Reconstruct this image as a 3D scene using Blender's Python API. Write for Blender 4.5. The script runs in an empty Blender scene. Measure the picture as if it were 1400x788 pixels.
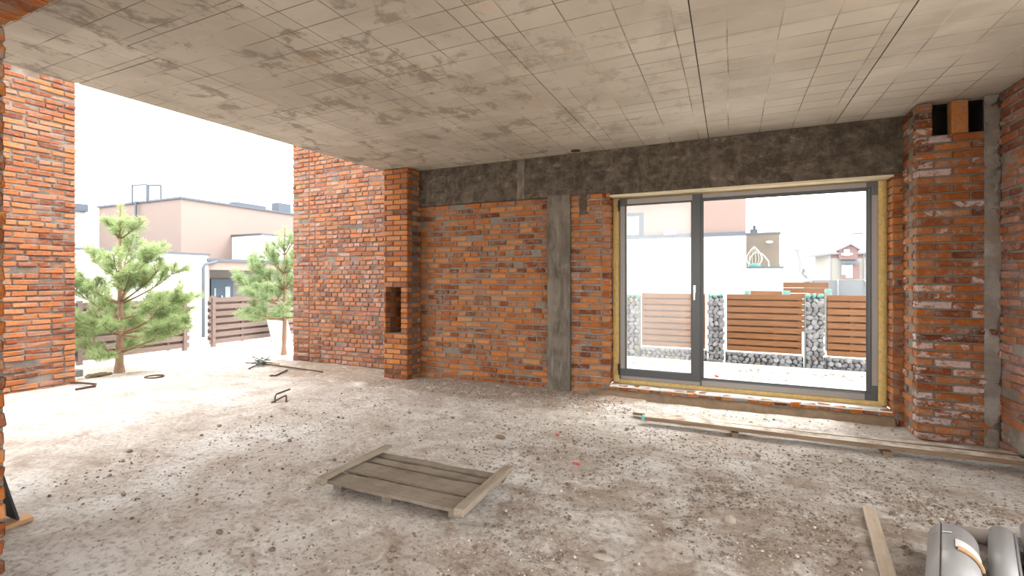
import bpy, math, random
from math import pi, sin, cos, sqrt
from mathutils import Vector, Matrix, noise as mnoise
random.seed(7)
R = random.Random(11)
SC = bpy.context.scene
COL = SC.collection

# ------------------------------------------------------------------ camera model (photo 1400x788)
FPX, CXP, HYP, EYE = 650.6, 700.0, 381.0, 1.48
TH = math.atan(297 / 650.6)
CT, ST = cos(TH), sin(TH)
def ray(x, y):
    l = (x - CXP) / FPX
    return Vector((-ST + l * CT, CT + l * ST, (HYP - y) / FPX))
def at_floor(x, y, z=0.0):
    r = ray(x, y); return Vector((0, 0, EYE)) + r * ((z - EYE) / r.z)
def at_y(x, y, Y):
    r = ray(x, y); return Vector((0, 0, EYE)) + r * (Y / r.y)
def at_x(x, y, X):
    r = ray(x, y); return Vector((0, 0, EYE)) + r * (X / r.x)

# ------------------------------------------------------------------ mesh builder
class MB:
    def __init__(s): s.v = []; s.f = []; s.m = []; s.a = []
    def add(s, vs, fs, rnd=0.5, mi=0):
        b = len(s.v); s.v += [tuple(p) for p in vs]; s.a += [rnd] * len(vs)
        s.f += [tuple(i + b for i in f) for f in fs]; s.m += [mi] * len(fs)
    def box(s, a, b, rnd=0.5, mi=0):
        x0, y0, z0 = a; x1, y1, z1 = b
        s.add([(x0,y0,z0),(x1,y0,z0),(x1,y1,z0),(x0,y1,z0),(x0,y0,z1),(x1,y0,z1),(x1,y1,z1),(x0,y1,z1)],
              [(3,2,1,0),(4,5,6,7),(0,1,5,4),(1,2,6,5),(2,3,7,6),(3,0,4,7)], rnd, mi)
    def obox(s, c, ax, ay, az, rnd=0.5, mi=0):            # oriented box from centre and half axes
        c = Vector(c); ax = Vector(ax); ay = Vector(ay); az = Vector(az)
        vs = [c - ax - ay - az, c + ax - ay - az, c + ax + ay - az, c - ax + ay - az, c - ax - ay + az, c + ax - ay + az, c + ax + ay + az, c - ax + ay + az]
        s.add(vs, [(3,2,1,0),(4,5,6,7),(0,1,5,4),(1,2,6,5),(2,3,7,6),(3,0,4,7)], rnd, mi)
    def tube(s, pts, r, n=7, r1=None, rnd=0.5, mi=0, caps=True):
        pts = [Vector(p) for p in pts]; k = len(pts); vs = []; fs = []
        ref = None
        for i, p in enumerate(pts):
            d = (pts[min(i+1,k-1)] - pts[max(i-1,0)])
            d = d.normalized() if d.length > 1e-9 else Vector((0,0,1))
            if ref is None:
                ref = d.orthogonal().normalized()
            ref = (ref - d * ref.dot(d))
            ref = ref.normalized() if ref.length > 1e-6 else d.orthogonal().normalized()
            w = d.cross(ref)
            rr = r if r1 is None else r + (r1 - r) * i / max(1, k-1)
            for j in range(n):
                t = 2 * pi * j / n
                vs.append(p + ref * (cos(t) * rr) + w * (sin(t) * rr))
        for i in range(k - 1):
            for j in range(n):
                fs.append((i*n+j, i*n+(j+1)%n, (i+1)*n+(j+1)%n, (i+1)*n+j))
        if caps:
            fs.append(tuple(reversed(range(n)))); fs.append(tuple((k-1)*n+j for j in range(n)))
        s.add(vs, fs, rnd, mi)
    def blob(s, c, r, sub=1, jit=0.2, sc=(1,1,1), rnd=0.5, mi=0, rng=R):
        vs, fs = ICO[sub]
        s.add([(c[0] + p[0]*r*sc[0]*(1+rng.uniform(-jit,jit)), c[1] + p[1]*r*sc[1]*(1+rng.uniform(-jit,jit)), c[2] + p[2]*r*sc[2]*(1+rng.uniform(-jit,jit))) for p in vs], fs, rnd, mi)
    def prism(s, poly, z0, z1, rnd=0.5, mi=0):             # ccw xy polygon
        n = len(poly)
        vs = [(x,y,z0) for x,y in poly] + [(x,y,z1) for x,y in poly]
        s.add(vs, [tuple(reversed(range(n))), tuple(range(n,2*n))] + [(i,(i+1)%n,n+(i+1)%n,n+i) for i in range(n)], rnd, mi)
def _ico():
    t = (1 + sqrt(5)) / 2
    v = [Vector(p).normalized() for p in [(-1,t,0),(1,t,0),(-1,-t,0),(1,-t,0),(0,-1,t),(0,1,t),(0,-1,-t),(0,1,-t),(t,0,-1),(t,0,1),(-t,0,-1),(-t,0,1)]]
    f = [(0,11,5),(0,5,1),(0,1,7),(0,7,10),(0,10,11),(1,5,9),(5,11,4),(11,10,2),(10,7,6),(7,1,8),(3,9,4),(3,4,2),(3,2,6),(3,6,8),(3,8,9),(4,9,5),(2,4,11),(6,2,10),(8,6,7),(9,8,1)]
    out = {0: ([Vector(p) for p in [(1,0,0),(-1,0,0),(0,1,0),(0,-1,0),(0,0,1),(0,0,-1)]], [(0,2,4),(2,1,4),(1,3,4),(3,0,4),(2,0,5),(1,2,5),(3,1,5),(0,3,5)]), 1: (v, f)}
    vv = list(v); ff = []; mid = {}
    def m(a, b):
        k = (min(a,b), max(a,b))
        if k not in mid: vv.append(((vv[a]+vv[b])/2).normalized()); mid[k] = len(vv)-1
        return mid[k]
    for a,b,c in f:
        ab, bc, ca = m(a,b), m(b,c), m(c,a)
        ff += [(a,ab,ca),(b,bc,ab),(c,ca,bc),(ab,bc,ca)]
    out[2] = (vv, ff)
    return out
ICO = _ico()

def link_mesh(name, mb, mats, smooth=False):
    me = bpy.data.meshes.new(name)
    me.from_pydata(mb.v, [], mb.f); me.update()
    at = me.attributes.new('rnd', 'FLOAT', 'POINT'); at.data.foreach_set('value', mb.a)
    for m in (mats if isinstance(mats, (list, tuple)) else [mats]): me.materials.append(m)
    me.polygons.foreach_set('material_index', mb.m)
    if smooth: me.polygons.foreach_set('use_smooth', [True] * len(me.polygons))
    return me
def obj(name, mb, mats, parent=None, smooth=False, origin=None, bevel=0):
    """link one mesh; builder coordinates are the parent's local frame shifted to world when the parent is unrotated"""
    if parent is not None:
        p = parent
        off = Vector((0,0,0))
        while p is not None: off += p.location; p = p.parent
        if not parent.get('_local'): mb.v = [(x-off.x, y-off.y, z-off.z) for x,y,z in mb.v]
        loc = (0,0,0)
    else:
        if origin is None:
            xs, ys, zs = zip(*mb.v); origin = ((min(xs)+max(xs))/2, (min(ys)+max(ys))/2, min(zs))
        ox, oy, oz = origin
        mb.v = [(x-ox, y-oy, z-oz) for x,y,z in mb.v]; loc = origin
    o = bpy.data.objects.new(name, link_mesh(name, mb, mats, smooth)); COL.objects.link(o)
    o.location = loc
    if parent is not None: o.parent = parent
    if bevel:
        bm = o.modifiers.new('bevel', 'BEVEL'); bm.width = bevel; bm.segments = 2; bm.limit_method = 'ANGLE'
    return o
def tag(o, label=None, cat=None, group=None, kind=None):
    if label: o['label'] = label
    if cat: o['category'] = cat
    if group: o['group'] = group
    if kind: o['kind'] = kind
    return o
def thing(name, label, cat, loc=(0,0,0), group=None, rz=0.0, local=False, kind=None):
    o = bpy.data.objects.new(name, None); COL.objects.link(o)
    o.location = loc; o.rotation_euler = (0,0,rz); o.empty_display_size = .1
    if local: LOCAL.append(o); o['_local'] = 1
    return tag(o, label, cat, group, kind)
LOCAL = []
def struct_empty(name, loc=(0,0,0)): return thing(name, None, None, loc, kind='structure')

# ------------------------------------------------------------------ materials
class NT:
    def __init__(s, name):
        s.mat = bpy.data.materials.new(name); s.mat.use_nodes = True
        s.t = s.mat.node_tree; s.t.nodes.clear()
        s.out = s.n('ShaderNodeOutputMaterial')
        s.tc = s.n('ShaderNodeTexCoord')
    def n(s, typ, **kw):
        o = s.t.nodes.new(typ)
        for k, v in kw.items(): setattr(o, k, v)
        return o
    def l(s, a, b): s.t.links.new(a, b)
    def co(s, scale=(1,1,1), loc=(0,0,0), rot=(0,0,0)):
        m = s.n('ShaderNodeMapping'); m.inputs['Scale'].default_value = scale; m.inputs['Location'].default_value = loc; m.inputs['Rotation'].default_value = rot
        s.l(s.tc.outputs['Object'], m.inputs[0]); return m.outputs[0]
    def noise(s, vec, scale, detail=4, rough=.55, dist=0):
        o = s.n('ShaderNodeTexNoise'); o.inputs['Scale'].default_value = scale; o.inputs['Detail'].default_value = detail; o.inputs['Roughness'].default_value = rough; o.inputs['Distortion'].default_value = dist
        s.l(vec, o.inputs['Vector']); return o.outputs['Fac']
    def ramp(s, fac, stops, interp='LINEAR'):
        o = s.n('ShaderNodeValToRGB'); cr = o.color_ramp; cr.interpolation = interp
        while len(cr.elements) < len(stops): cr.elements.new(.5)
        for e, (p, c) in zip(cr.elements, stops):
            e.position = p; e.color = (c, c, c, 1) if not isinstance(c, (tuple, list)) else (*c, 1)
        s.l(fac, o.inputs[0]); return o.outputs[0]
    def mix(s, fac, a, b, mode='MIX'):
        o = s.n('ShaderNodeMix', data_type='RGBA', blend_type=mode)
        for sock, v in ((o.inputs[0], fac), (o.inputs[6], a), (o.inputs[7], b)):
            if hasattr(v, 'links'): s.l(v, sock)
            elif isinstance(v, (int, float)): sock.default_value = v
            else: sock.default_value = (*v, 1)
        return o.outputs[2]
    def math(s, op, a, b=0.0, clamp=False):
        o = s.n('ShaderNodeMath', operation=op); o.use_clamp = clamp
        for i, v in enumerate((a, b)):
            if hasattr(v, 'links'): s.l(v, o.inputs[i])
            else: o.inputs[i].default_value = v
        return o.outputs[0]
    def attr(s, name='rnd'):
        o = s.n('ShaderNodeAttribute'); o.attribute_name = name; return o.outputs['Fac']
    def bump(s, h, strength=.5, dist=.01):
        o = s.n('ShaderNodeBump'); o.inputs['Strength'].default_value = strength; o.inputs['Distance'].default_value = dist
        s.l(h, o.inputs['Height']); return o.outputs[0]
    def bsdf(s, color, rough=.8, metal=0, normal=None, spec=.3, trans=0):
        o = s.n('ShaderNodeBsdfPrincipled')
        if hasattr(color, 'links'): s.l(color, o.inputs['Base Color'])
        else: o.inputs['Base Color'].default_value = (*color, 1)
        o.inputs['Roughness'].default_value = rough; o.inputs['Metallic'].default_value = metal
        o.inputs['Specular IOR Level'].default_value = spec
        if normal is not None: s.l(normal, o.inputs['Normal'])
        s.l(o.outputs[0], s.out.inputs[0]); return o
def simple(name, c, rough=.7, metal=0, var=.15, scale=8, bump=0, spec=.3):
    t = NT(name); f = t.noise(t.co(), scale)
    col = t.mix(f, tuple(x*(1-var) for x in c), tuple(min(1, x*(1+var)) for x in c))
    t.bsdf(col, rough, metal, t.bump(f, bump, .01) if bump else None, spec)
    return t.mat
def brick_mat(name, stops, smear=.5, white=.0, mortar=(.175,.15,.125), pale=0.0, palec=(.42,.27,.225)):
    t = NT(name); v = t.co()
    col = t.ramp(t.attr(), stops)
    fine = t.noise(v, 38, 5, .65)
    col = t.mix(t.ramp(fine, [(.35, .0), (.75, .5)]), col, (.12,.036,.012), 'MIX')
    col = t.mix(t.ramp(t.noise(t.co(loc=(3,1,2)), 17, 3), [(.55, 0), (.8, .45)]), col, (.45,.19,.055))
    if pale: col = t.mix(t.math('MULTIPLY', t.ramp(t.noise(v, 2.2, 4), [(.4, 0), (.68, 1)]), pale), col, palec)
    # mortar smears and lime bloom, each with its own outline
    sm = t.math('MULTIPLY', t.ramp(t.noise(t.co(loc=(7,2,5)), 7.5, 8, .78, .3), [(.49, 0), (.57, 1)]), t.ramp(t.noise(t.co(loc=(1,8,3)), 34, 5, .75), [(.36, 0), (.56, 1)]))
    col = t.mix(t.math('MULTIPLY', sm, smear), col, mortar)
    if white:
        hsh = t.math('FRACT', t.math('MULTIPLY', t.attr(), 37.3))
        wn = t.math('ADD', t.noise(t.co((1,1,1.5), (2,2,2)), 9, 6, .75, .4), t.math('MULTIPLY', t.math('SUBTRACT', hsh, .84), .36))
        wn = t.math('ADD', wn, t.math('MULTIPLY', t.math('SUBTRACT', t.noise(t.co(loc=(3,3,9)), 1.3, 3), .5), .35))
        w = t.math('MULTIPLY', t.ramp(wn, [(.50, 0), (.55, 1)]), t.ramp(fine, [(.3, .45), (.55, 1)]))
        col = t.mix(t.math('MULTIPLY', w, white), col, (.43,.345,.325))
    h = t.math('ADD', fine, t.math('MULTIPLY', t.noise(v, 120, 2), .5))
    t.bsdf(col, .9, 0, t.bump(h, .8, .008), .2)
    return t.mat
def mortar_mat(name, c, white=0):
    t = NT(name); v = t.co(); f = t.noise(v, 14, 6, .7)
    col = t.mix(f, tuple(x*.62 for x in c), tuple(x*1.3 for x in c))
    col = t.mix(t.ramp(t.noise(v, 3, 4), [(.5, 0), (.7, .5)]), col, (.20,.125,.08))
    if white: col = t.mix(t.ramp(t.noise(t.co(loc=(4,4,4)), 4, 5), [(.5, 0), (.6, white)]), col, (.6,.56,.53))
    t.bsdf(col, .95, 0, t.bump(t.noise(v, 60, 6, .7), .8, .01), .15)
    return t.mat
ORANGE = [(0, (.085,.026,.013)), (.17, (.17,.048,.014)), (.42, (.275,.082,.018)), (.75, (.345,.115,.025)), (.92, (.40,.165,.052)), (1, (.17,.065,.04))]
PINK = [(0, (.11,.036,.024)), (.2, (.20,.062,.03)), (.5, (.30,.098,.036)), (.8, (.36,.135,.05)), (1, (.27,.135,.10))]
M = {}
M['brick_back'] = brick_mat('brick_back', ORANGE, .85, .0)
M['brick_pillar'] = brick_mat('brick_pillar', ORANGE, .35, .0, mortar=(.16,.15,.145))
M['brick_outer'] = brick_mat('brick_outer', PINK, .55, .30, mortar=(.20,.168,.148), pale=.22, palec=(.33,.19,.15))
M['brick_far'] = brick_mat('brick_far', PINK, .75, .0, mortar=(.15,.13,.11), pale=.0)
BROWN = [(p, (c[0]*.80, c[1]*.74, c[2]*.72)) for p, c in ORANGE]
M['brick_chimney'] = brick_mat('brick_chimney', BROWN, .65, .8, mortar=(.21,.185,.16))
M['brick_right'] = brick_mat('brick_right', PINK, .6, .35, mortar=(.21,.185,.165), pale=.2, palec=(.33,.21,.17))
M['mortar'] = mortar_mat('mortar', (.165,.14,.115))
M['mortar_dark'] = mortar_mat('mortar_dark', (.105,.092,.08))
M['mortar_mid'] = mortar_mat('mortar_mid', (.125,.105,.09), .1)
M['mortar_pale'] = mortar_mat('mortar_pale', (.19,.165,.143), .15)

def concrete_mat():
    t = NT('cast_concrete')
    w = t.noise(t.co((1.0,1.0,1.3)), 7.5, 9, .78, .25)
    a = t.ramp(w, [(.30, (.026,.019,.013)), (.45, (.050,.038,.027)), (.57, (.090,.070,.052)), (.70, (.20,.163,.122))])
    s = t.ramp(t.noise(t.co((2.5,2.5,.9), (5,1,0)), 3.5, 6, .7, .25), [(.5, 0), (.68, .65)])
    a = t.mix(s, a, (.125,.10,.075))
    pits = t.ramp(t.noise(t.co(loc=(9,0,0)), 55, 2), [(.70, 0), (.76, .7)])
    a = t.mix(pits, a, (.05,.04,.035))
    t.bsdf(a, .85, 0, t.bump(t.noise(t.co(), 22, 7, .7), .5, .01), .25); return t.mat
M['concrete'] = concrete_mat()
def column_mat():
    t = NT('column_concrete')
    a = t.ramp(t.noise(t.co((3,3,.8)), 3, 7, .7, .8), [(.3, (.055,.045,.034)), (.5, (.105,.088,.070)), (.7, (.18,.155,.125))])
    a = t.mix(t.ramp(t.noise(t.co(loc=(2,1,1)), 2.2, 4, .6), [(.52, 0), (.6, .6)]), a, (.15,.125,.10))
    t.bsdf(a, .9, 0, t.bump(t.noise(t.co(), 28, 7, .7), .5, .01), .2); return t.mat
M['column'] = column_mat()
def ceiling_mat():
    t = NT('formwork_concrete'); v = t.co()
    big = t.noise(v, .9, 5, .6, .4)
    a = t.ramp(big, [(.3, (.35,.31,.26)), (.5, (.455,.412,.35)), (.7, (.55,.508,.44))])
    a = t.mix(t.math('MULTIPLY', t.attr(), .45), a, (.30,.255,.20))
    # faint board prints
    br = t.n('ShaderNodeTexBrick'); br.offset = 0; br.inputs['Scale'].default_value = 1
    br.inputs['Brick Width'].default_value = .31; br.inputs['Row Height'].default_value = .205; br.inputs['Mortar Size'].default_value = .006; br.inputs['Mortar Smooth'].default_value = .6
    br.inputs['Color1'].default_value = (.42,.42,.42,1); br.inputs['Color2'].default_value = (.58,.58,.58,1); br.inputs['Mortar'].default_value = (1,1,1,1)
    wob = t.n('ShaderNodeVectorMath', operation='ADD'); nz = t.n('ShaderNodeTexNoise'); nz.inputs['Scale'].default_value = 1.3
    sub = t.n('ShaderNodeVectorMath', operation='SCALE'); sub.inputs['Scale'].default_value = .02
    t.l(v, nz.inputs['Vector']); t.l(nz.outputs['Color'], sub.inputs[0]); t.l(v, wob.inputs[0]); t.l(sub.outputs[0], wob.inputs[1]); t.l(wob.outputs[0], br.inputs['Vector'])
    line = t.math('MULTIPLY', br.outputs['Fac'], t.ramp(t.noise(v, 1.7, 3), [(.32, .15), (.56, .95)]))
    a = t.mix(.40, a, br.outputs['Color'], 'OVERLAY')
    a = t.mix(line, a, (.15,.115,.085))
    st = t.ramp(t.noise(t.co((1.3,1,1), (3,3,0)), 2.8, 8, .74, .35), [(.53, 0), (.60, .7)])
    sx_ = t.n('ShaderNodeSeparateXYZ'); t.l(v, sx_.inputs[0]); a = t.mix(t.math('MULTIPLY', st, t.math('MULTIPLY', t.math('SUBTRACT', 0.6, sx_.outputs[0]), .36, True)), a, (.19,.155,.12))
    rust = t.ramp(t.noise(t.co((.7,1.6,1), (6,1,0)), 4, 3), [(.64, 0), (.74, .4)])
    a = t.mix(rust, a, (.48,.33,.19))
    pit = t.ramp(t.noise(t.co((1,2.4,1)), 11, 6, .75), [(.68, 0), (.74, .6)])
    a = t.mix(pit, a, (.17,.135,.105))
    t.bsdf(a, .75, 0, t.bump(t.noise(v, 16, 7, .7), .25, .008), .25); return t.mat
M['ceiling'] = ceiling_mat()
M['recess_shade'] = simple('shaded_recess', (.022,.018,.015), .95, 0, .3, 9, .4)  # near-black colour standing in for shade deep inside vents and niche
M['gap'] = simple('joint_shadow', (.06,.05,.04), .95)
def floor_mat():
    t = NT('dusty_slab'); v = t.co()
    n1 = t.noise(v, 1.1, 7, .66, .5)
    a = t.ramp(n1, [(.34, (.36,.305,.265)), (.5, (.485,.44,.40)), (.62, (.60,.575,.55))])
    # trodden brown earth, in drifts: along the rear wall and over the front right of the slab
    sep = t.n('ShaderNodeSeparateXYZ'); t.l(v, sep.inputs[0])
    X, Y = sep.outputs[0], sep.outputs[1]
    m1 = t.math('MULTIPLY', t.math('MULTIPLY', t.math('ADD', X, 2.6), .40, True), t.math('MULTIPLY', t.math('SUBTRACT', 4.6, Y), .6, True))
    m2 = t.math('MULTIPLY', t.math('SUBTRACT', Y, 4.9), .9, True)
    m2 = t.math('MULTIPLY', m2, t.math('MULTIPLY', t.math('ADD', X, 7.0), 1.5, True))
    m2 = t.math('MULTIPLY', m2, t.math('MULTIPLY', t.math('SUBTRACT', -.6, X), 1.2, True))
    m = t.math('ADD', t.math('MULTIPLY', m1, .28), t.math('MULTIPLY', m2, .95))
    d = t.math('ADD', t.noise(t.co((1,1.6,1), (4,2,0)), 2.3, 8, .72, .4), t.math('MULTIPLY', m, .45))
    a = t.mix(t.ramp(d, [(.52, 0), (.70, .85)]), a, (.265,.195,.145))
    fine = t.noise(v, 26, 7, .75)
    a = t.mix(t.ramp(fine, [(.38, .7), (.50, 0)]), a, (.20,.155,.122))
    a = t.mix(t.ramp(t.noise(t.co(loc=(5,5,5)), 8, 7, .7, .6), [(.56, 0), (.68, .65)]), a, (.66,.63,.60))
    h = t.math('ADD', t.math('MULTIPLY', t.noise(v, 9, 8, .72), 1.0), t.math('MULTIPLY', fine, .6))
    t.bsdf(a, .95, 0, t.bump(h, 1.0, .035), .15); return t.mat
M['floor'] = floor_mat()
M['sand'] = simple('pale_sand', (.52,.49,.45), .95, 0, .18, 3, .4)
M['crumb'] = None
def rnd_mat(name, stops, rough=.9, scale=30):
    t = NT(name); a = t.ramp(t.attr(), stops); a = t.mix(t.ramp(t.noise(t.co(), scale, 4), [(.35, .35), (.65, 0)]), a, (.1,.08,.07))
    t.bsdf(a, rough, 0, t.bump(t.noise(t.co(), scale*2, 4), .4, .005), .2); return t.mat
M['crumb'] = rnd_mat('dry_crumbs', [(0, (.10,.072,.052)), (.4, (.19,.145,.11)), (.8, (.34,.285,.24)), (1, (.52,.48,.44))])
M['lump'] = simple('mortar_lump', (.29,.255,.215), .95, 0, .3, 20, .6)
M['tealump'] = simple('teal_glass_lump', (.07,.24,.20), .35, 0, .3, 12)
def wood(name, c1, c2, dust=0, stretch=(1,14,14), dustc=(.55,.51,.46), rough=.85):
    t = NT(name); v = t.co(stretch)
    g = t.noise(v, 3.5, 6, .68, .5)
    a = t.mix(t.ramp(g, [(.3, 0), (.7, 1)]), c1, c2)
    a = t.mix(t.math('MULTIPLY', t.math('SUBTRACT', t.attr(), .5), .5, True), a, c1)
    if dust: a = t.mix(t.math('MULTIPLY', t.ramp(t.noise(t.co(), 5, 6, .7), [(.35, 0), (.6, 1)]), dust), a, dustc)
    t.bsdf(a, rough, 0, t.bump(g, .5, .006), .2); return t.mat
M['pallet'] = wood('weathered_pallet_wood', (.085,.064,.046), (.185,.148,.113), .45, dustc=(.25,.21,.172))
M['pallet_y'] = wood('weathered_rail_wood', (.115,.088,.062), (.26,.215,.165), .3, (14,1,14), dustc=(.32,.275,.23))
M['plank'] = wood('dusty_plank', (.13,.085,.055), (.27,.19,.13), .75, dustc=(.60,.56,.51))
M['plank_edge'] = wood('plank_edge', (.10,.065,.04), (.22,.15,.10))
M['lath'] = wood('bare_lath', (.25,.185,.13), (.38,.31,.24), .3, dustc=(.42,.37,.32))
M['fence'] = wood('stained_fence', (.11,.047,.020), (.215,.10,.047))
M['fence_back'] = wood('stained_fence_back', (.10,.043,.019), (.18,.085,.04))
M['fence_grey'] = wood('grey_fence', (.125,.088,.078), (.20,.152,.138), 0, (14,1,14))
M['rust'] = simple('rusty_steel', (.085,.05,.035), .8, .3, .4, 40)
M['wire'] = simple('grey_wire', (.17,.19,.18), .6, .6)
M['teal'] = simple('teal_paint', (.10,.34,.29), .5)
M['anthracite'] = simple('anthracite_pvc', (.042,.043,.045), .38, 0, .06, 4, 0, .5)
M['gasket'] = simple('rubber_gasket', (.012,.012,.013), .5)
M['film'] = simple('taupe_protective_film', (.215,.19,.175), .42, 0, .07, 6, 0, .45)
M['handle'] = simple('brushed_handle', (.75,.74,.72), .3, .6, .04)
M['foam'] = simple('mounting_foam', (.46,.325,.125), .95, 0, .35, 30, .9)
M['foam_pale'] = simple('pale_foam_strip', (.50,.43,.30), .9, 0, .15, 12, .3)
M['render_sill'] = simple('sill_mortar', (.52,.49,.45), .95, 0, .25, 10, .5)
M['black'] = simple('black_sheet', (.035,.037,.042), .6, 0, .3, 14)
M['pvc'] = simple('grey_membrane', (.24,.238,.24), .42, 0, .04, 3, 0, .5)
M['pvc_in'] = simple('grey_membrane_inside', (.20,.17,.15), .6, 0, .06, 3)
M['seam'] = simple('membrane_slit', (.05,.022,.02), .8)
M['paper'] = simple('white_paper', (.46,.46,.45), .6, 0, .03)
M['ink'] = simple('grey_print', (.20,.20,.21), .7)
M['redink'] = simple('red_print', (.50,.06,.07), .6)
M['cardboard'] = simple('cardboard', (.42,.25,.13), .85)
M['redscrap'] = simple('red_plastic', (.40,.05,.05), .5)
M['white_wall'] = simple('white_render', (.62,.62,.61), .9, 0, .03, 2)
M['peach'] = simple('peach_render', (.235,.185,.167), .9, 0, .03, 2)
M['peach2'] = simple('pink_render', (.235,.172,.16), .9, 0, .03, 2)
M['coping'] = simple('grey_coping', (.085,.10,.125), .6, .2, .05)
M['porch_grey'] = simple('porch_grey', (.16,.155,.155), .8, 0, .06)
M['door_blue'] = simple('slate_door', (.055,.085,.125), .5)
M['doorglass'] = simple('pale_door_glass', (.30,.36,.38), .15)
M['siding'] = wood('brown_siding', (.13,.11,.09), (.18,.15,.13), 0, (1,1,10))
M['roofgrey'] = simple('roof_sheet', (.17,.17,.19), .6, 0, .06)
M['burgundy'] = simple('burgundy_render', (.16,.098,.102), .9)
M['cream'] = simple('cream_render', (.235,.23,.222), .9)
M['pane'] = simple('dull_pane', (.22,.26,.29), .2)
M['snow'] = simple('pale_roof', (.5,.5,.5), .9)
M['haze_tree'] = simple('haze_paled_trees', (.27,.285,.29), .95, 0, .2, .5)  # pale colour includes the haze of distance
M['stone'] = rnd_mat('gabion_stone', [(0, (.13,.13,.145)), (.5, (.20,.20,.22)), (.9, (.27,.27,.29)), (1, (.25,.215,.14))], .9, 12)
M['core'] = simple('dark_stone_core', (.05,.05,.055), .95)
M['dirt'] = simple('brown_soil', (.16,.11,.07), .95, 0, .4, 14, .7)
M['bark'] = simple('pine_bark', (.25,.155,.105), .95, 0, .4, 25, .8)
M['twig'] = simple('pine_twig', (.19,.115,.065), .9)
def needle_mat(name, c1, c2):
    t = NT(name); a = t.ramp(t.attr(), [(0, c1), (1, c2)])
    d = t.n('ShaderNodeBsdfDiffuse'); tr = t.n('ShaderNodeBsdfTranslucent'); mx = t.n('ShaderNodeMixShader'); mx.inputs[0].default_value = .5
    t.l(a, d.inputs[0]); t.l(a, tr.inputs[0]); t.l(d.outputs[0], mx.inputs[1]); t.l(tr.outputs[0], mx.inputs[2]); t.l(mx.outputs[0], t.out.inputs[0]); return t.mat
M['needle'] = needle_mat('pine_needles', (.23,.32,.15), (.44,.52,.27))
M['needle2'] = needle_mat('pine_needles_soft', (.23,.33,.17), (.42,.50,.29))
def glass_mat(name, haze, refl=.06, tint=(.97,.985,.98)):
    t = NT(name)
    tr = t.n('ShaderNodeBsdfTransparent'); tr.inputs[0].default_value = (*tint, 1)
    gl = t.n('ShaderNodeBsdfGlossy'); gl.inputs['Roughness'].default_value = .03
    m1 = t.n('ShaderNodeMixShader'); m1.inputs[0].default_value = refl
    t.l(tr.outputs[0], m1.inputs[1]); t.l(gl.outputs[0], m1.inputs[2])
    last = m1
    if haze:
        df = t.n('ShaderNodeBsdfTranslucent'); df.inputs[0].default_value = (.85,.86,.87,1)
        f = t.ramp(t.noise(t.co((1,1,.4)), 3, 5, .6), [(.3, haze*.75), (.7, haze*1.15)])
        m2 = t.n('ShaderNodeMixShader'); t.l(f, m2.inputs[0]); t.l(m1.outputs[0], m2.inputs[1]); t.l(df.outputs[0], m2.inputs[2]); last = m2
    t.l(last.outputs[0], t.out.inputs[0]); return t.mat
M['glass'] = glass_mat('clear_glass', 0, .006)
M['dusty'] = glass_mat('dusty_glass', .05, .006)
M['net'] = glass_mat('safety_net', .0, .0, (.55,.57,.60))
def net_mat():
    t = NT('grey_safety_net'); tr = t.n('ShaderNodeBsdfTransparent'); d = t.n('ShaderNodeBsdfDiffuse'); d.inputs[0].default_value = (.14,.15,.17,1)
    m = t.n('ShaderNodeMixShader'); m.inputs[0].default_value = .75; t.l(tr.outputs[0], m.inputs[1]); t.l(d.outputs[0], m.inputs[2]); t.l(m.outputs[0], t.out.inputs[0]); return t.mat
M['net'] = net_mat()

# ------------------------------------------------------------------ brickwork
_C8 = [(sx,sy,sz) for sz in (0,1) for sy in (0,1) for sx in (0,1)]
def _rb_topo():
    idx = {}
    for ci, c in enumerate(_C8):
        for k in range(3): idx[(ci,k)] = ci*3+k
    cid = {c: i for i, c in enumerate(_C8)}
    faces = []
    for k in range(3):
        a, b = [q for q in range(3) if q != k]
        for s in (0,1):
            loop = []
            for (p,q) in ((0,0),(1,0),(1,1),(0,1)):
                c = [0,0,0]; c[k] = s; c[a] = p; c[b] = q; loop.append(idx[(cid[tuple(c)],k)])
            faces.append((loop, tuple((1 if s else -1) if j == k else 0 for j in range(3))))
    for k in range(3):                                       # edge along axis k between faces a and b
        a, b = [q for q in range(3) if q != k]
        for sa in (0,1):
            for sb in (0,1):
                c0 = [0,0,0]; c1 = [0,0,0]; c0[a]=c1[a]=sa; c0[b]=c1[b]=sb; c1[k]=1
                i0, i1 = cid[tuple(c0)], cid[tuple(c1)]
                n = [0,0,0]; n[a] = 1 if sa else -1; n[b] = 1 if sb else -1
                faces.append(([idx[(i0,a)], idx[(i1,a)], idx[(i1,b)], idx[(i0,b)]], tuple(n)))
    for ci, c in enumerate(_C8):
        faces.append(([idx[(ci,0)], idx[(ci,1)], idx[(ci,2)]], tuple(1 if q else -1 for q in c)))
    out = []
    P = []
    for ci, c in enumerate(_C8):
        for k in range(3): P.append(Vector([ (q*2-1) * (1.0 if j == k else .8) for j, q in enumerate(c)]))
    for loop, n in faces:
        nn = (P[loop[1]]-P[loop[0]]).cross(P[loop[2]]-P[loop[0]])
        out.append(tuple(loop) if nn.dot(Vector(n)) > 0 else tuple(reversed(loop)))
    return out
RBF = _rb_topo()
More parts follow.
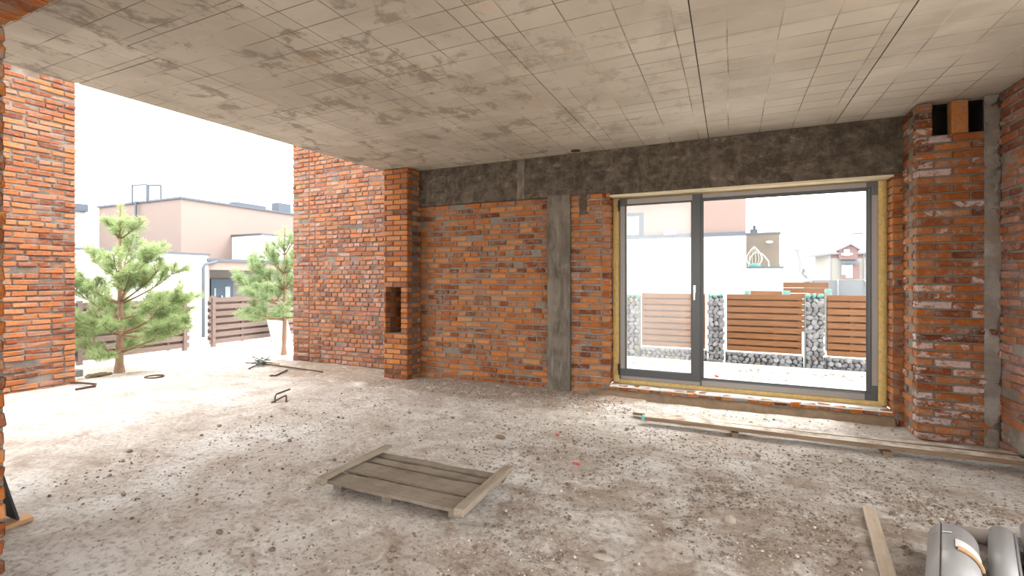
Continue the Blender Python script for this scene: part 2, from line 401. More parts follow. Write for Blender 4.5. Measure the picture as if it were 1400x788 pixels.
def rbox(mb, fr, lo, hi, bev=.005, jit=.003, rng=R, mi=0):
    """bevelled, slightly irregular brick; fr maps (u,v,z) to world"""
    j = [[rng.uniform(-jit,jit) for _ in range(3)] for _ in range(8)]
    vs = []
    for ci, c in enumerate(_C8):
        base = [ (hi[k] if c[k] else lo[k]) + j[ci][k] for k in range(3)]
        for k in range(3):
            p = [base[q] if q == k else base[q] + (-bev if c[q] else bev) for q in range(3)]
            vs.append(fr(*p))
    b = len(mb.v); mb.v += vs; mb.a += [rng.random()] * 24
    flip = fr.flip
    for f in RBF:
        mb.f.append(tuple(i+b for i in (reversed(f) if flip else f))); mb.m.append(mi)
class Frame:
    def __init__(s, O, U, N):
        s.O = Vector(O); s.U = Vector(U).normalized(); s.N = Vector(N).normalized()
        s.flip = s.U.cross(s.N).z < 0
    def __call__(s, u, v, z):
        return (s.O.x + s.U.x*u + s.N.x*v, s.O.y + s.U.y*u + s.N.y*v, s.O.z + z)
CH = .0765
def courses(H): 
    n = max(1, round(H / CH)); return n, H / n
def brick_face(mb, fr, W, H, style='mix', holes=(), u_in=None, depth=.11, seed=1, rough=1.0, z0=0.0, mortar=True, swell=.007, cut=None, ends=(0,0)):
    """bricks and mortar over a W x H face. u_in(row) -> (u start, u end) of a row; holes in (u0,u1,z0,z1)"""
    rng = random.Random(seed)
    n, ch = courses(H)
    for r in range(n):
        za, zb = r*ch + .0095, (r+1)*ch - .0095
        a, b = u_in(r) if u_in else (0, W)
        if style == 'run': kind = 'S'
        elif style == 'head': kind = rng.choice('HHHSM')
        else: kind = rng.choice('SSSSMHM')
        u = a
        first = True
        while u < b - .02:
            L = .25 if kind == 'S' else .12 if kind == 'H' else rng.choice((.25,.12,.25,.19))
            if first:
                L = L if (r % 2 == 0) else (.12 if kind != 'H' else .06); first = False
            L *= rng.uniform(.96, 1.02)
            e = min(u + L, b)
            if b - e < .05: e = b
            segs = [(u, e)]
            for (h0,h1,hz0,hz1) in holes:
                if zb > hz0 + .01 and za < hz1 - .01:
                    ns = []
                    for (p,q) in segs:
                        if q <= h0 or p >= h1: ns.append((p,q)); continue
                        if h0 - p > .025: ns.append((p, h0))
                        if q - h1 > .025: ns.append((h1, q))
                    segs = ns
            for (p,q) in segs:
                sink = rng.uniform(-.006,.004)*rough
                if rng.random() < .05*rough: sink = -.014
                if rng.random() < .012*rough: continue
                d = depth
                rbox(mb, fr, (p+.001, -d, za + rng.uniform(-.002,.002)), (q-.001, sink, zb + rng.uniform(-.002,.002)), .0065, .0042*rough, rng)
            u = e + rng.uniform(.011,.019)
    if mortar: mortar_face(mb, fr, W, H, holes, swell, seed)
def mortar_face(mb, fr, W, H, holes=(), swell=.007, seed=1, step=.028, base=-.0165, mi=1, smear=.004):
    us = cutlist(0, W, step, [h for q in holes for h in q[:2]]); zs = cutlist(0, H, step, [h for q in holes for h in q[2:]])
    nu, nz = len(us), len(zs); vs = []
    for z in zs:
        for u in us:
            p = Vector((u*7 + seed*13.7, z*7, seed*3.1))
            d = mnoise.noise(p*1.3)*.5 + mnoise.noise(p*3.1)*.5
            e = mnoise.noise(p*.35 + Vector((9,9,9)))
            edge = (u in (0,W)) 
            vs.append(fr(u, base + d*swell*.75 + max(0, e-.27)*.02*(swell/.007) + (0 if not edge else -.003), z))
    fs = []
    for j in range(nz-1):
        for i in range(nu-1):
            cu, cz = (us[i]+us[i+1])/2, (zs[j]+zs[j+1])/2
            if any(h0 < cu < h1 and z0 < cz < z1 for h0,h1,z0,z1 in holes): continue
            q = (j*nu+i, j*nu+i+1, (j+1)*nu+i+1, (j+1)*nu+i)
            fs.append(q if fr.flip else tuple(reversed(q)))
    mb.add(vs, fs, .5, mi)
def cutlist(a, b, step, cuts):
    pts = sorted({round(x,5) for x in [a,b] + [c for c in cuts if a < c < b]}); out = []
    for p, q in zip(pts, pts[1:]):
        n = max(1, round((q-p)/step)); out += [p + (q-p)*i/n for i in range(n)]
    return out + [b]

# ------------------------------------------------------------------ floor and ground
HC = 3.10                                                     # ceiling
YW = 5.93                                                     # rear wall face
def fbm(x, y, s, o=4):
    a = 0; w = .5
    for i in range(o):
        a += w * mnoise.noise(Vector((x*s, y*s, 3.3+i))); s *= 2.1; w *= .5
    return a
def floor_z(x, y):
    z = .018*fbm(x, y, .8) + .020*fbm(x+9, y, 3.0, 4)
    if y > 5.3 and x < 1.6: z += .022 * min(1, (y-5.3)/.5) * (1 if x < -.9 else .4) * (1 + .8*mnoise.noise(Vector((x*2.5, y*2, 1))))
    k = max(0, min(1, (x+2.4)*.6)) * max(0, min(1, (4.5-y)*.8))
    z += k*.010*abs(mnoise.noise(Vector((x*14, y*14, 2)))) + .004*(1+k)*mnoise.noise(Vector((x*9, y*11, 4)))
    z += k * .034 * abs(mnoise.noise(Vector((x*2.0+y*1.2, y*3.2-x*1.5, 8)))) + k*.008*fbm(x, y, 7, 2)
    return z
def grid_mesh(mb, xs, ys, zf, keep=None, mi=0):
    nx = len(xs); vs = [(x, y, zf(x,y)) for y in ys for x in xs]; fs = []
    for j in range(len(ys)-1):
        for i in range(nx-1):
            if keep and not keep((xs[i]+xs[i+1])/2, (ys[j]+ys[j+1])/2): continue
            fs.append((j*nx+i, j*nx+i+1, (j+1)*nx+i+1, (j+1)*nx+i))
    mb.add(vs, fs, .5, mi)
mb = MB()
fx = cutlist(-8.6, -3.2, .045, []) + cutlist(-3.2, 2.6, .022, [])[1:]; fy = cutlist(-3.5, 1.2, .06, []) + cutlist(1.2, 6.5, .025, [])[1:]
def slab_edge(x): return 1                                    
grid_mesh(mb, fx, fy, floor_z, lambda x, y: not (x < -7.3 and y > 4.35 + (x+8.6)*.95))
obj('floor', mb, M['floor'], origin=(0,0,0), smooth=True); FLOOR = bpy.data.objects['floor']; FLOOR['kind'] = 'structure'

def sm(t): t = max(0, min(1, t)); return t*t*(3-2*t)
def ground_z(x, y):
    z = -.05
    if x > -6.5: z = -.05 - .15*sm((y-6.2)/.8)
    z -= .55*sm((-11-x)/4.0) + .5*sm((y-14)/8)
    return z + .03*fbm(x, y, .7, 3)
mb = MB()
gx = [-260,-180,-120,-80,-60,-45,-35,-28] + cutlist(-24, 12, .5, []) + [16,22,30,45,70,110,180,260]
gy = [-60,-30,-15] + cutlist(-8, 20, .5, []) + [23,27,33,42,60,90,140,220,320]
grid_mesh(mb, gx, gy, lambda x,y: ground_z(x,y) if -30 < x < 20 and y < 30 else -1.1, None)
g = obj('ground', mb, M['sand'], origin=(0,0,0), smooth=True); g['kind'] = 'structure'

# ------------------------------------------------------------------ ceiling slab with formwork panels
EDGE0, EDGE1 = -5.03, -4.72                                   # outer slab edge x at y=0 and y=6
def edge_x(y): return EDGE0 + (EDGE1-EDGE0)*y/6.0
mb = MB()
ce = struct_empty('ceiling')
ys_all = -3.2; ye = 6.4
mb.prism([(edge_x(ys_all), ys_all), (2.55, ys_all), (2.55, ye), (edge_x(ye), ye)], HC+.006, HC+.26)
obj('slab', mb, [M['gap']], ce)
mb = MB()
sx = [None, -3.81, -2.62, -1.42, -.217, 1.005, 2.22, 2.6]
prng = random.Random(3)
for i in range(len(sx)-1):
    yc = [ys_all, -1.25, 1.12, 3.50, ye] if i not in (0,1) else [ys_all, -.3, 2.1 if i == 0 else 1.9, 4.45 if i == 0 else 4.2, ye]
    for a, b in zip(yc, yc[1:]):
        gp = .0042
        dz = prng.uniform(-.0035, .0015); dz2 = dz + prng.uniform(-.002,.002)
        nseg = 10
        ysn = [a+gp + (b-a-2*gp)*k/nseg for k in range(nseg+1)]
        x1 = sx[i+1]-gp
        vs = []; fs = []
        for y in ysn:
            x0 = edge_x(y) if sx[i] is None else sx[i]+gp
            vs += [(x0, y, HC+dz), (x1, y, HC+dz2), (x0, y, HC+.012), (x1, y, HC+.012)]
        for k in range(nseg):
            q = 4*k
            fs += [(q, q+4, q+5, q+1), (q, q+2, q+6, q+4), (q+1, q+5, q+7, q+3)]
        fs += [(0,1,3,2), (4*nseg, 4*nseg+2, 4*nseg+3, 4*nseg+1)]
        mb.add(vs, fs, prng.random())
obj('formwork_face', mb, M['ceiling'], ce)
mb = MB(); c = at_floor(787, 206, HC)
mb.tube([(c.x, c.y, HC-.006), (c.x, c.y, HC+.02)], .062, 24)
o = obj('conduit_box', mb, M['rust']); tag(o, 'small round rusty conduit box set in the concrete ceiling near the rear wall', 'junction box')

# ------------------------------------------------------------------ rear wall
wb = struct_empty('wall_back')
XP = -4.22                                                    # right face of the pillar
mb = MB()
brick_face(mb, Frame((XP-.02, YW+.035, 0), (1,0,0), (0,-1,0)), 2.06, 2.56, 'mix', seed=5, rough=1.25)
obj('brick_infill', mb, [M['brick_back'], M['mortar']], wb)
mb = MB()
OL, OR, OB, OT = -1.36, 1.49, .14, 2.515                      # window opening
fr = Frame((-1.87, YW, 0), (1,0,0), (0,-1,0))
hole = (OL+1.87, OR+1.87, OB, 2.6)
brick_face(mb, fr, 3.47, 2.56, 'mix', [hole], seed=9, rough=1.2, depth=.10)
# reveals (short returns of brickwork)
n, ch = courses(2.56); rr = random.Random(4)
for r in range(n):
    za, zb = r*ch+.006, (r+1)*ch-.006
    if za < OB-.02: continue
    for xs, fl in ((OL, 1), (OR, -1)):
        L = rr.choice((.25,.12))
        f2 = Frame((xs, YW, 0), (0,1,0), (fl,0,0))
        rbox(mb, f2, (-.001, -.1, za), (.115, rr.uniform(-.002,.003), zb), .004, .002, rr)
        rbox(mb, f2, (.125, -.1, za), (.30, rr.uniform(-.002,.003), zb), .004, .002, rr)
for xs, fl in ((OL, 1), (OR, -1)):
    mortar_face(mb, Frame((xs, YW+.004, OB), (0,1,0), (fl,0,0)), .30, OT-OB+.05, seed=3+fl, swell=.006)
obj('window_brickwork', mb, [M['brick_back'], M['mortar_pale']], wb)
# dirt-covered footing strip under the sill
mb = MB()
def strip_z(x, y): return 0
us = cutlist(-1.55, 1.50, .05, []); vs = []; fs = []
for u in us:
    t = .060 + .02*mnoise.noise(Vector((u*3, 1, 0)))
    vs += [(u, YW-.004, t+.03), (u, YW-.045-.02*mnoise.noise(Vector((u*4,5,0))), t-.0), (u, YW-.09, -.03)]
for i in range(len(us)-1):
    for k in (0,1): fs.append((i*3+k, i*3+k+1, (i+1)*3+k+1, (i+1)*3+k))
mb.add(vs, fs)
obj('soil_bank', mb, M['dirt'], wb, smooth=True)
# sill mortar ledge
mb = MB(); us = cutlist(OL, OR, .04, []); vsn = cutlist(0, .30, .05, []); vs = []; fs = []
for v in vsn:
    for u in us:
        vs.append((u, YW-.004+v, OB+.008+.007*fbm(u, v*3, 4, 3) - (.006 if v == 0 else 0)))
for j in range(len(vsn)-1):
    for i in range(len(us)-1): fs.append((j*len(us)+i, j*len(us)+i+1, (j+1)*len(us)+i+1, (j+1)*len(us)+i))
k = len(vs); n0 = len(us)
vs += [(u, YW-.004, OB-.012-.008*mnoise.noise(Vector((u*6,2,2)))) for u in us]
for i in range(n0-1): fs.append((i, k+i, k+i+1, i+1))
mb.add(vs, fs)
obj('window_sill', mb, M['render_sill'], wb, smooth=True)
# concrete column and ring beam
def rough_box(mb, a, b, step=.05, amp=.004, mi=0, seed=0):
    """box whose -y, +-x and bottom faces are gently uneven"""
    x0,y0,z0 = a; x1,y1,z1 = b
    def face(O, U, V, lu, lv, N):
        us, vs2 = cutlist(0,lu,step,[]), cutlist(0,lv,step,[]); pts = []
        for v in vs2:
            for u in us:
                p = Vector(O)+Vector(U)*u+Vector(V)*v
                e = 1 if 0 < u < lu and 0 < v < lv else 0
                pts.append(p + Vector(N)*amp*e*(fbm(p.x+seed+p.y, p.z+p.y, 6, 3)))
        n = len(us); fs = []
        fl = Vector(U).cross(Vector(V)).dot(Vector(N)) < 0
        for j in range(len(vs2)-1):
            for i in range(n-1):
                q = (j*n+i, j*n+i+1, (j+1)*n+i+1, (j+1)*n+i); fs.append(tuple(reversed(q)) if fl else q)
        mb.add(pts, fs, .5, mi)
    face((x0,y0,z0),(1,0,0),(0,0,1),x1-x0,z1-z0,(0,-1,0))
    face((x0,y0,z0),(1,0,0),(0,1,0),x1-x0,y1-y0,(0,0,-1))
    face((x0,y0,z1),(1,0,0),(0,1,0),x1-x0,y1-y0,(0,0,1))
    face((x0,y0,z0),(0,1,0),(0,0,1),y1-y0,z1-z0,(-1,0,0))
    face((x1,y0,z0),(0,1,0),(0,0,1),y1-y0,z1-z0,(1,0,0))
    face((x0,y1,z0),(1,0,0),(0,0,1),x1-x0,z1-z0,(0,1,0))
mb = MB(); rough_box(mb, (-2.18, YW-.03, -.02), (-1.87, YW+.25, 2.565)); obj('concrete_column', mb, M['column'], wb)
mb = MB(); rough_box(mb, (XP-.05, YW-.005, 2.555), (OL-.0, YW+.3, HC-.003), seed=3); rough_box(mb, (OL, YW-.005, OT+.01), (1.62, YW+.3, HC-.003), seed=3)
obj('ring_beam', mb, M['concrete'], wb)
mb = MB(); rough_box(mb, (-2.625, YW-.011, 2.555), (-2.515, YW+.1, HC-.003), seed=8); obj('cast_rib', mb, M['column'], wb)
mb = MB(); rough_box(mb, (-1.75, YW-.009, 2.3), (-1.66, YW+.02, HC-.05), seed=6); obj('mortar_streak', mb, M['concrete'], wb)
mb = MB(); rough_box(mb, (OL-.01, YW-.002, OT-.012), (OR+.01, YW+.29, OT+.014), amp=.006); obj('soffit_strip', mb, M['foam_pale'], wb)

# ------------------------------------------------------------------ window
w1 = struct_empty('window_1', (0, 6.12, .2))
FL, FR, FB, FT = -1.275, 1.412, .198, 2.492
YF = 6.10
def frame_ring(mb, x0, x1, z0, z1, wl, wr, wb_, wt, y0, y1, ch=.006, mi=0):
    """mitred rectangular frame with chamfered inner edge"""
    o = [(x0,z0),(x1,z0),(x1,z1),(x0,z1)]; i = [(x0+wl,z0+wb_),(x1-wr,z0+wb_),(x1-wr,z1-wt),(x0+wl,z1-wt)]
    i2 = [(x0+wl-ch,z0+wb_-ch),(x1-wr+ch,z0+wb_-ch),(x1-wr+ch,z1-wt+ch),(x0+wl-ch,z1-wt+ch)]
    vs = [(x,y0,z) for x,z in o] + [(x,y0,z) for x,z in i2] + [(x,y0+ch,z) for x,z in i] + [(x,y1,z) for x,z in i] + [(x,y1,z) for x,z in o]
    fs = []
    for k in range(4):
        n = (k+1) % 4
        for a, b in ((0,4),(4,8),(8,12),(12,16),(16,0)): fs.append((a+k, a+n, b+n, b+k))
    mb.add(vs, fs, .5, mi)
SRX = at_y(957, 400, YF).x                                    # right edge of the sash
mb = MB()
frame_ring(mb, FL, FR, FB, FT, .055, .058, .075, .06, YF, YF+.08)
mb.box((SRX-.06, YF+.002, FB+.07), (SRX+.012, YF+.078, FT-.055))
fo = obj('window_frame', mb, M['anthracite'], w1)
# glazing bead + gasket of the fixed light
GX0, GX1, GZ0, GZ1 = SRX+.012, FR-.058, FB+.075, FT-.06
mb = MB(); frame_ring(mb, GX0, GX1, GZ0, GZ1, .024, .030, .012, .02, YF+.02, YF+.06); obj('glazing_bead', mb, M['anthracite'], w1)
mb = MB(); frame_ring(mb, GX0+.020, GX1-.026, GZ0+.008, GZ1-.016, .008, .008, .008, .008, YF+.026, YF+.06, .002); obj('gasket', mb, M['gasket'], w1)
mb = MB(); mb.box((GX0+.01, YF+.038, GZ0+.005), (GX1-.01, YF+.044, GZ1-.01)); obj('fixed_pane', mb, M['glass'], w1)
# sash
sl, sr, sb, st = FL+.012, SRX, FB+.052, FT-.008
mb = MB(); frame_ring(mb, sl, sr, sb, st, .075, .098, .085, .078, YF-.028, YF+.05, .008)
sash = obj('sash', mb, M['anthracite'], w1); tag(sash, 'opening left sash with dusty pane')
mb = MB(); frame_ring(mb, sl+.066, sr-.09, sb+.077, st-.07, .012, .010, .010, .012, YF-.02, YF+.03, .002); obj('sash_gasket', mb, M['gasket'], sash)
mb = MB(); mb.box((sl+.068, YF+.008, sb+.078), (sr-.09, YF+.016, st-.07)); obj('sash_pane', mb, M['dusty'], sash)
hx = at_y(949.5, 400, YF-.03).x; hz = at_y(949.5, 400, YF-.03).z
mb = MB()
mb.box((hx-.013, YF-.034, hz-.005), (hx+.013, YF-.028, hz+.085)); 
mb.tube([(hx, YF-.03, hz+.04), (hx, YF-.075, hz+.04)], .011, 12)
mb.tube([(hx, YF-.07, hz+.052), (hx, YF-.078, hz+.02), (hx, YF-.078, hz-.09)], .0125, 10, .009)
h = obj('handle', mb, M['handle'], sash, smooth=False, bevel=.002); tag(h, 'silver window handle')
for z in (st-.10, sb+.06):
    mb = MB(); mb.box((sl-.022, YF-.045, z), (sl+.004, YF-.012, z+.085)); mb.tube([(sl-.009, YF-.047, z-.05), (sl-.009, YF-.047, z+.09)], .009, 10)
    obj('hinge', mb, M['gasket'], sash)
# protective film: thin strips on the frame profiles, stopping short of the corners
def film(name, parent, boxes):
    mb = MB()
    for a, b in boxes: mb.box(a, b)
    return obj(name, mb, M['film'], parent)
f = YF-.0015
film('film_strip', w1, [((SRX+.02, f, FB+.004), (FR-.115, f+.002, FB+.066))]); film('film_strip', w1, [((FL+.02, f, FB+.004), (SRX-.0, f+.002, FB+.045))])
film('film_strip', w1, [((FR-.052, f, FB+.16), (FR-.003, f+.002, FT-.14))]); film('film_strip', w1, [((SRX+.03, f, FT-.052), (FR-.10, f+.002, FT-.003))])
f = YF-.0298
film('film_strip', sash, [((sl+.09, f, st-.066), (sr-.085, f+.002, st-.003))]); film('film_strip', sash, [((sl+.004, f, sb+.09), (sl+.062, f+.002, st-.09))])
# yellow foam / wool packing round the frame
def foam(x0, x1, z0, z1, y0, seed):
    mb = MB(); lx, lz = x1-x0, z1-z0
    us, zs = cutlist(0, lx, .02, []), cutlist(0, lz, .02, []); vs = []; fs = []; n = len(us)
    for z in zs:
        for u in us:
            e = min(u, lx-u, z, lz-z) > .004
            vs.append((x0+u, y0 - (.012*abs(fbm(u+seed, z+x0, 22, 2)) if e else -.01) - .004*mnoise.noise(Vector((u*9, z*40, seed))), z0+z))
    for j in range(len(zs)-1):
        for i in range(n-1): fs.append((j*n+i, j*n+i+1, (j+1)*n+i+1, (j+1)*n+i))
    b = len(vs)
    mb.add(vs, fs); mb.box((x0, y0+.008, z0), (x1, y0+.07, z1))
    return mb
obj('foam_packing', foam(OL-.0, FL+.002, OB+.01, OT, YF+.0, 1), M['foam'], w1, smooth=True)
obj('foam_packing', foam(FR-.002, OR+.0, OB+.01, OT-.005, YF-.005, 2), M['foam'], w1, smooth=True)
obj('foam_packing', foam(FL-.02, FR+.02, OB+.0, FB+.002, YF+.004, 3), M['foam'], w1, smooth=True)
obj('foam_packing', foam(FL, FR, FT-.002, OT, YF+.004, 4), M['foam'], w1, smooth=True)

# ------------------------------------------------------------------ pillar (left) with niche
def pier_bricks(mb, corner, wdir, wlen, ddir, dlen, H, holes, seed, rough=1.0, flip_corner=False):
    """two faces meeting at an outer corner: a front of length wlen along wdir and a return of length dlen along ddir"""
    W = Vector(wdir); D = Vector(ddir)
    ff = Frame(corner, W, -D); fs_ = Frame(corner, D, -W)
    ui_f = lambda r: (0 if r % 2 == 0 else .125, wlen)
    ui_s = lambda r: (.125 if r % 2 == 0 else 0, dlen)
    rng = random.Random(seed)
    n, ch = courses(H)
    for fr, L, ui, hs in ((ff, wlen, lambda r: (0, wlen), holes), (fs_, dlen, ui_s, ())):
        for r in range(n):
            za, zb = r*ch+.0085, (r+1)*ch-.0085
            main = fr is ff
            start = 0 if main else (.125 if r % 2 == 0 else .255)
            u = start; k = 0
            while u < L-.02:
                if main: ln = (.25 if (r % 2 == 0) else .12) if k == 0 else .25
                else: ln = .25
                e = min(u+ln, L)
                if L-e < .04: e = L
                segs = [(u+.002,e-.002)]
                for (h0,h1,z0,z1) in hs:
                    if zb > z0+.01 and za < z1-.01:
                        ns = []
                        for p,q in segs:
                            if q <= h0 or p >= h1: ns.append((p,q)); continue
                            if h0-p > .02: ns.append((p,h0))
                            if q-h1 > .02: ns.append((h1,q))
                        segs = ns
                for p,q in segs:
                    lo_v = -.115
                    if main and k == 0 and p == 0: lo_v = -(.12 if r % 2 == 0 else .25); lo_v = max(lo_v, -dlen+.01)
                    rbox(mb, fr, (p, lo_v, za), (q, rng.uniform(-.003,.003)*rough, zb), .0045, .0022*rough, rng)
                u = e + .011; k += 1
    mortar_face(mb, ff, wlen, H, holes, .005, seed); mortar_face(mb, fs_, dlen, H, (), .005, seed+1)
pil = thing('brick_pillar', 'narrow orange brick pillar with a tall dark niche at the rear left corner', 'pillar', (-4.45, 5.78, 0))
PC = (-4.24, 5.64, -.01); PWID = .43
nl = (PC[0]-at_y(548, 420, 5.64).x, PC[0]-at_y(527, 420, 5.64).x); nz0, nz1 = at_y(538, 455, 5.64).z, at_y(538, 390, 5.64).z
mb = MB()
nc, chh = courses(HC); nz0 = round((nz0+.01)/chh)*chh; nz1 = round((nz1+.01)/chh)*chh
pier_bricks(mb, PC, (-1,0,0), PWID, (0,1,0), .33, HC, [(nl[0], nl[1], nz0, nz1)], 21, 1.0)
hx0, hx1 = PC[0]-nl[1], PC[0]-nl[0]
mb.box((PC[0]-PWID+.004, PC[1]+.012, 0), (hx0-.012, PC[1]+.44, HC-.005), .5, 1)
mb.box((hx1+.005, PC[1]+.12, 0), (PC[0]-.012, PC[1]+.44, HC-.005), .5, 1)
mb.box((hx0-.012, PC[1]+.12, 0), (hx1+.005, PC[1]+.44, nz0-.02), .5, 1); mb.box((hx0-.012, PC[1]+.12, nz1), (hx1+.005, PC[1]+.44, HC-.005), .5, 1)
obj('brick_shaft', mb, [M['brick_pillar'], M['mortar_dark']], pil)
mb = MB()                                                     # niche lining: brick cheeks and a deep back coloured black as shade
for r in range(round((nz1-nz0)/chh)):
    za, zb = nz0-.01+r*chh+.006, nz0-.01+(r+1)*chh-.006
    for xs, fl in ((hx0, 1), (hx1, -1)):
        f2 = Frame((xs, PC[1], 0), (0,1,0), (fl,0,0)); rbox(mb, f2, (.118, -.012, za), (.235, .004, zb), .003, .002); rbox(mb, f2, (.245, -.012, za), (.36, .004, zb), .003, .002)
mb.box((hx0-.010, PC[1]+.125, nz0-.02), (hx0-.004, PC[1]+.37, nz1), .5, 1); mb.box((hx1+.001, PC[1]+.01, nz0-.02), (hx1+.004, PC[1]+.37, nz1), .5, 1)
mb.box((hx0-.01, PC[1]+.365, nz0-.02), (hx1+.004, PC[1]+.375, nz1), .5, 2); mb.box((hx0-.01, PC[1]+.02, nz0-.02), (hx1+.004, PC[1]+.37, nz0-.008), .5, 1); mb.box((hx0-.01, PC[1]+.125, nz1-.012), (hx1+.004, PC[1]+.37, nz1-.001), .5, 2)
nic = obj('niche', mb, [M['brick_pillar'], M['mortar_dark'], M['recess_shade']], pil); tag(nic, 'dark recessed niche')

# ------------------------------------------------------------------ chimney (right) with two vents
chm = thing('brick_chimney', 'wide whitewashed brick chimney breast with two square vents under the ceiling', 'chimney', (1.87, 5.75, 0))
CC = (1.575, 5.55, -.01); CW = .57; CD = .40
n, chh = courses(HC)
v0, v1 = at_y(1275, 160, 5.55).x-CC[0], at_y(1352, 160, 5.55).x-CC[0]
vz0 = (n-4)*chh; vz1 = HC-.0
mb = MB(); pier_bricks(mb, CC, (1,0,0), CW, (0,1,0), CD, HC, [(v0, v1, vz0, vz1)], 33, 1.5)
mb.box((CC[0]+.01, CC[1]+.13, 0), (CC[0]+v0-.0, CC[1]+.42, HC-.005), .5, 1); mb.box((CC[0]+v1, CC[1]+.13, 0), (CC[0]+CW, CC[1]+.42, HC-.005), .5, 1)
mb.box((CC[0]+v0, CC[1]+.13, 0), (CC[0]+v1, CC[1]+.42, vz0-.01), .5, 1); mb.box((CC[0]+v0, CC[1]+.36, vz0-.01), (CC[0]+v1, CC[1]+.42, HC-.005), .5, 1)
obj('brick_shaft', mb, [M['brick_chimney'], M['mortar']], chm)
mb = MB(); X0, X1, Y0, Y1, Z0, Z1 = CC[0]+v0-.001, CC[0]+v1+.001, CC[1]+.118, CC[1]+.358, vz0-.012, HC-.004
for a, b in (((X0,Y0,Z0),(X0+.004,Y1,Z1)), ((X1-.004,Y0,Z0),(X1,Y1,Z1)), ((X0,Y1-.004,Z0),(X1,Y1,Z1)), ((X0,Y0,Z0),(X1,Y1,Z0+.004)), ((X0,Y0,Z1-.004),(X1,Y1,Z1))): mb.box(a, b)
o = obj('flue_lining', mb, M['recess_shade'], chm); tag(o, 'inside of the two vents, coloured black as shade')  # vent depth darkened by colour, in place of real shade
mb = MB(); vm = (v0+v1)/2+.0
rbox(mb, Frame(CC, (1,0,0), (0,-1,0)), (vm-.055, -.115, vz0+.002), (vm+.06, -.01, HC-.0), .005, .002)
o = obj('vent_divider', mb, M['brick_pillar'], chm); tag(o, 'single brick standing on end between the vents')
mb = MB(); fr = Frame((CC[0]+CW-.10, CC[1], 0), (1,0,0), (0,-1,0))
mortar_face(mb, fr, .11, HC-.01, base=.006, swell=.010, seed=6, mi=0); 
us = []
mb.box((CC[0]+CW-.095, CC[1]-.004, 0), (CC[0]+CW+.01, CC[1]+.02, HC-.012))
o = obj('mortar_band', mb, M['mortar_pale'], chm, smooth=True); tag(o, 'grey mortar strip up the right edge')

# ------------------------------------------------------------------ right wall, outer walls, near wall
XR = 2.15
mb = MB()
brick_face(mb, Frame((XR, 3.7, 0), (0,1,0), (-1,0,0)), 2.25, HC-.005, 'mix', seed=41, rough=1.4)
mb.box((XR+.10, 3.705, 0), (XR+.38, 6.2, HC), .5, 1)
o = obj('wall_right', mb, [M['brick_right'], M['mortar_pale']], origin=(0,0,0)); o['kind'] = 'structure'
mb = MB()
YO = 6.10
brick_face(mb, Frame((-7.09, YO, -.05), (1,0,0), (0,-1,0)), 2.7, 4.4, 'head', seed=52, rough=1.5, u_in=lambda r: (.41, 2.7))
brick_face(mb, Frame((-7.09, YO, -.05), (1,0,0), (0,-1,0)), .39, 4.4, 'mix', seed=57, rough=1.4, mortar=False)
mb.box((-7.085, YO+.10, -.2), (-4.2, YO+.38, 4.35), .5, 1)
o = obj('wall_outer', mb, [M['brick_outer'], M['mortar_mid']], origin=(0,0,0)); o['kind'] = 'structure'
mb = MB()
XL = -8.34
n, ch = courses(4.8)
brick_face(mb, Frame((XL, 3.53, -.05), (0,-1,0), (1,0,0)), 1.75, 4.8, 'mix', seed=61, rough=1.5)
mb.box((XL-.38, 1.78, -.2), (XL-.10, 3.525, 4.75), .5, 1)
o = obj('wall_left', mb, [M['brick_far'], M['mortar_mid']], origin=(0,0,0)); o['kind'] = 'structure'
# near wall: jamb beside the camera and the lintel over the opening
JX, JY0, JY1, LZ = -2.77, .556, .936, 2.545
mb = MB()
brick_face(mb, Frame((JX, JY0, 0), (0,1,0), (1,0,0)), JY1-JY0, LZ, 'run', seed=71, rough=1.2)
mb.box((-4.9, JY0+.005, 0), (JX-.1, JY1-.005, HC-.01), .5, 1)
fr = Frame((-4.9, JY1, 0), (1,0,0), (0,1,0)); brick_face(mb, fr, 4.9+JX, LZ, 'mix', seed=72)
# lintel: row of bricks on edge forming the soffit
for i in range(62):
    xa = -2.78 + i*.0775
    if xa > 2.05: break
    rbox(mb, Frame((0,0,0), (1,0,0), (0,-1,0)), (xa, -JY1, LZ), (xa+.067, -JY0-.13, LZ+.12), .004, .003)
    rbox(mb, Frame((0,0,0), (1,0,0), (0,-1,0)), (xa, -JY0-.12, LZ), (xa+.067, -JY0, LZ+.12), .004, .003)
mb.box((JX-.05, JY0+.01, LZ+.008), (2.2, JY1-.01, HC-.005), .5, 1)
brick_face(mb, Frame((JX-.1, JY1, LZ+.13), (1,0,0), (0,1,0)), 4.9, HC-LZ-.14, 'mix', seed=73)
o = obj('wall_near', mb, [M['brick_back'], M['mortar_pale']], origin=(0,0,0)); o['kind'] = 'structure'

exec_parts = True
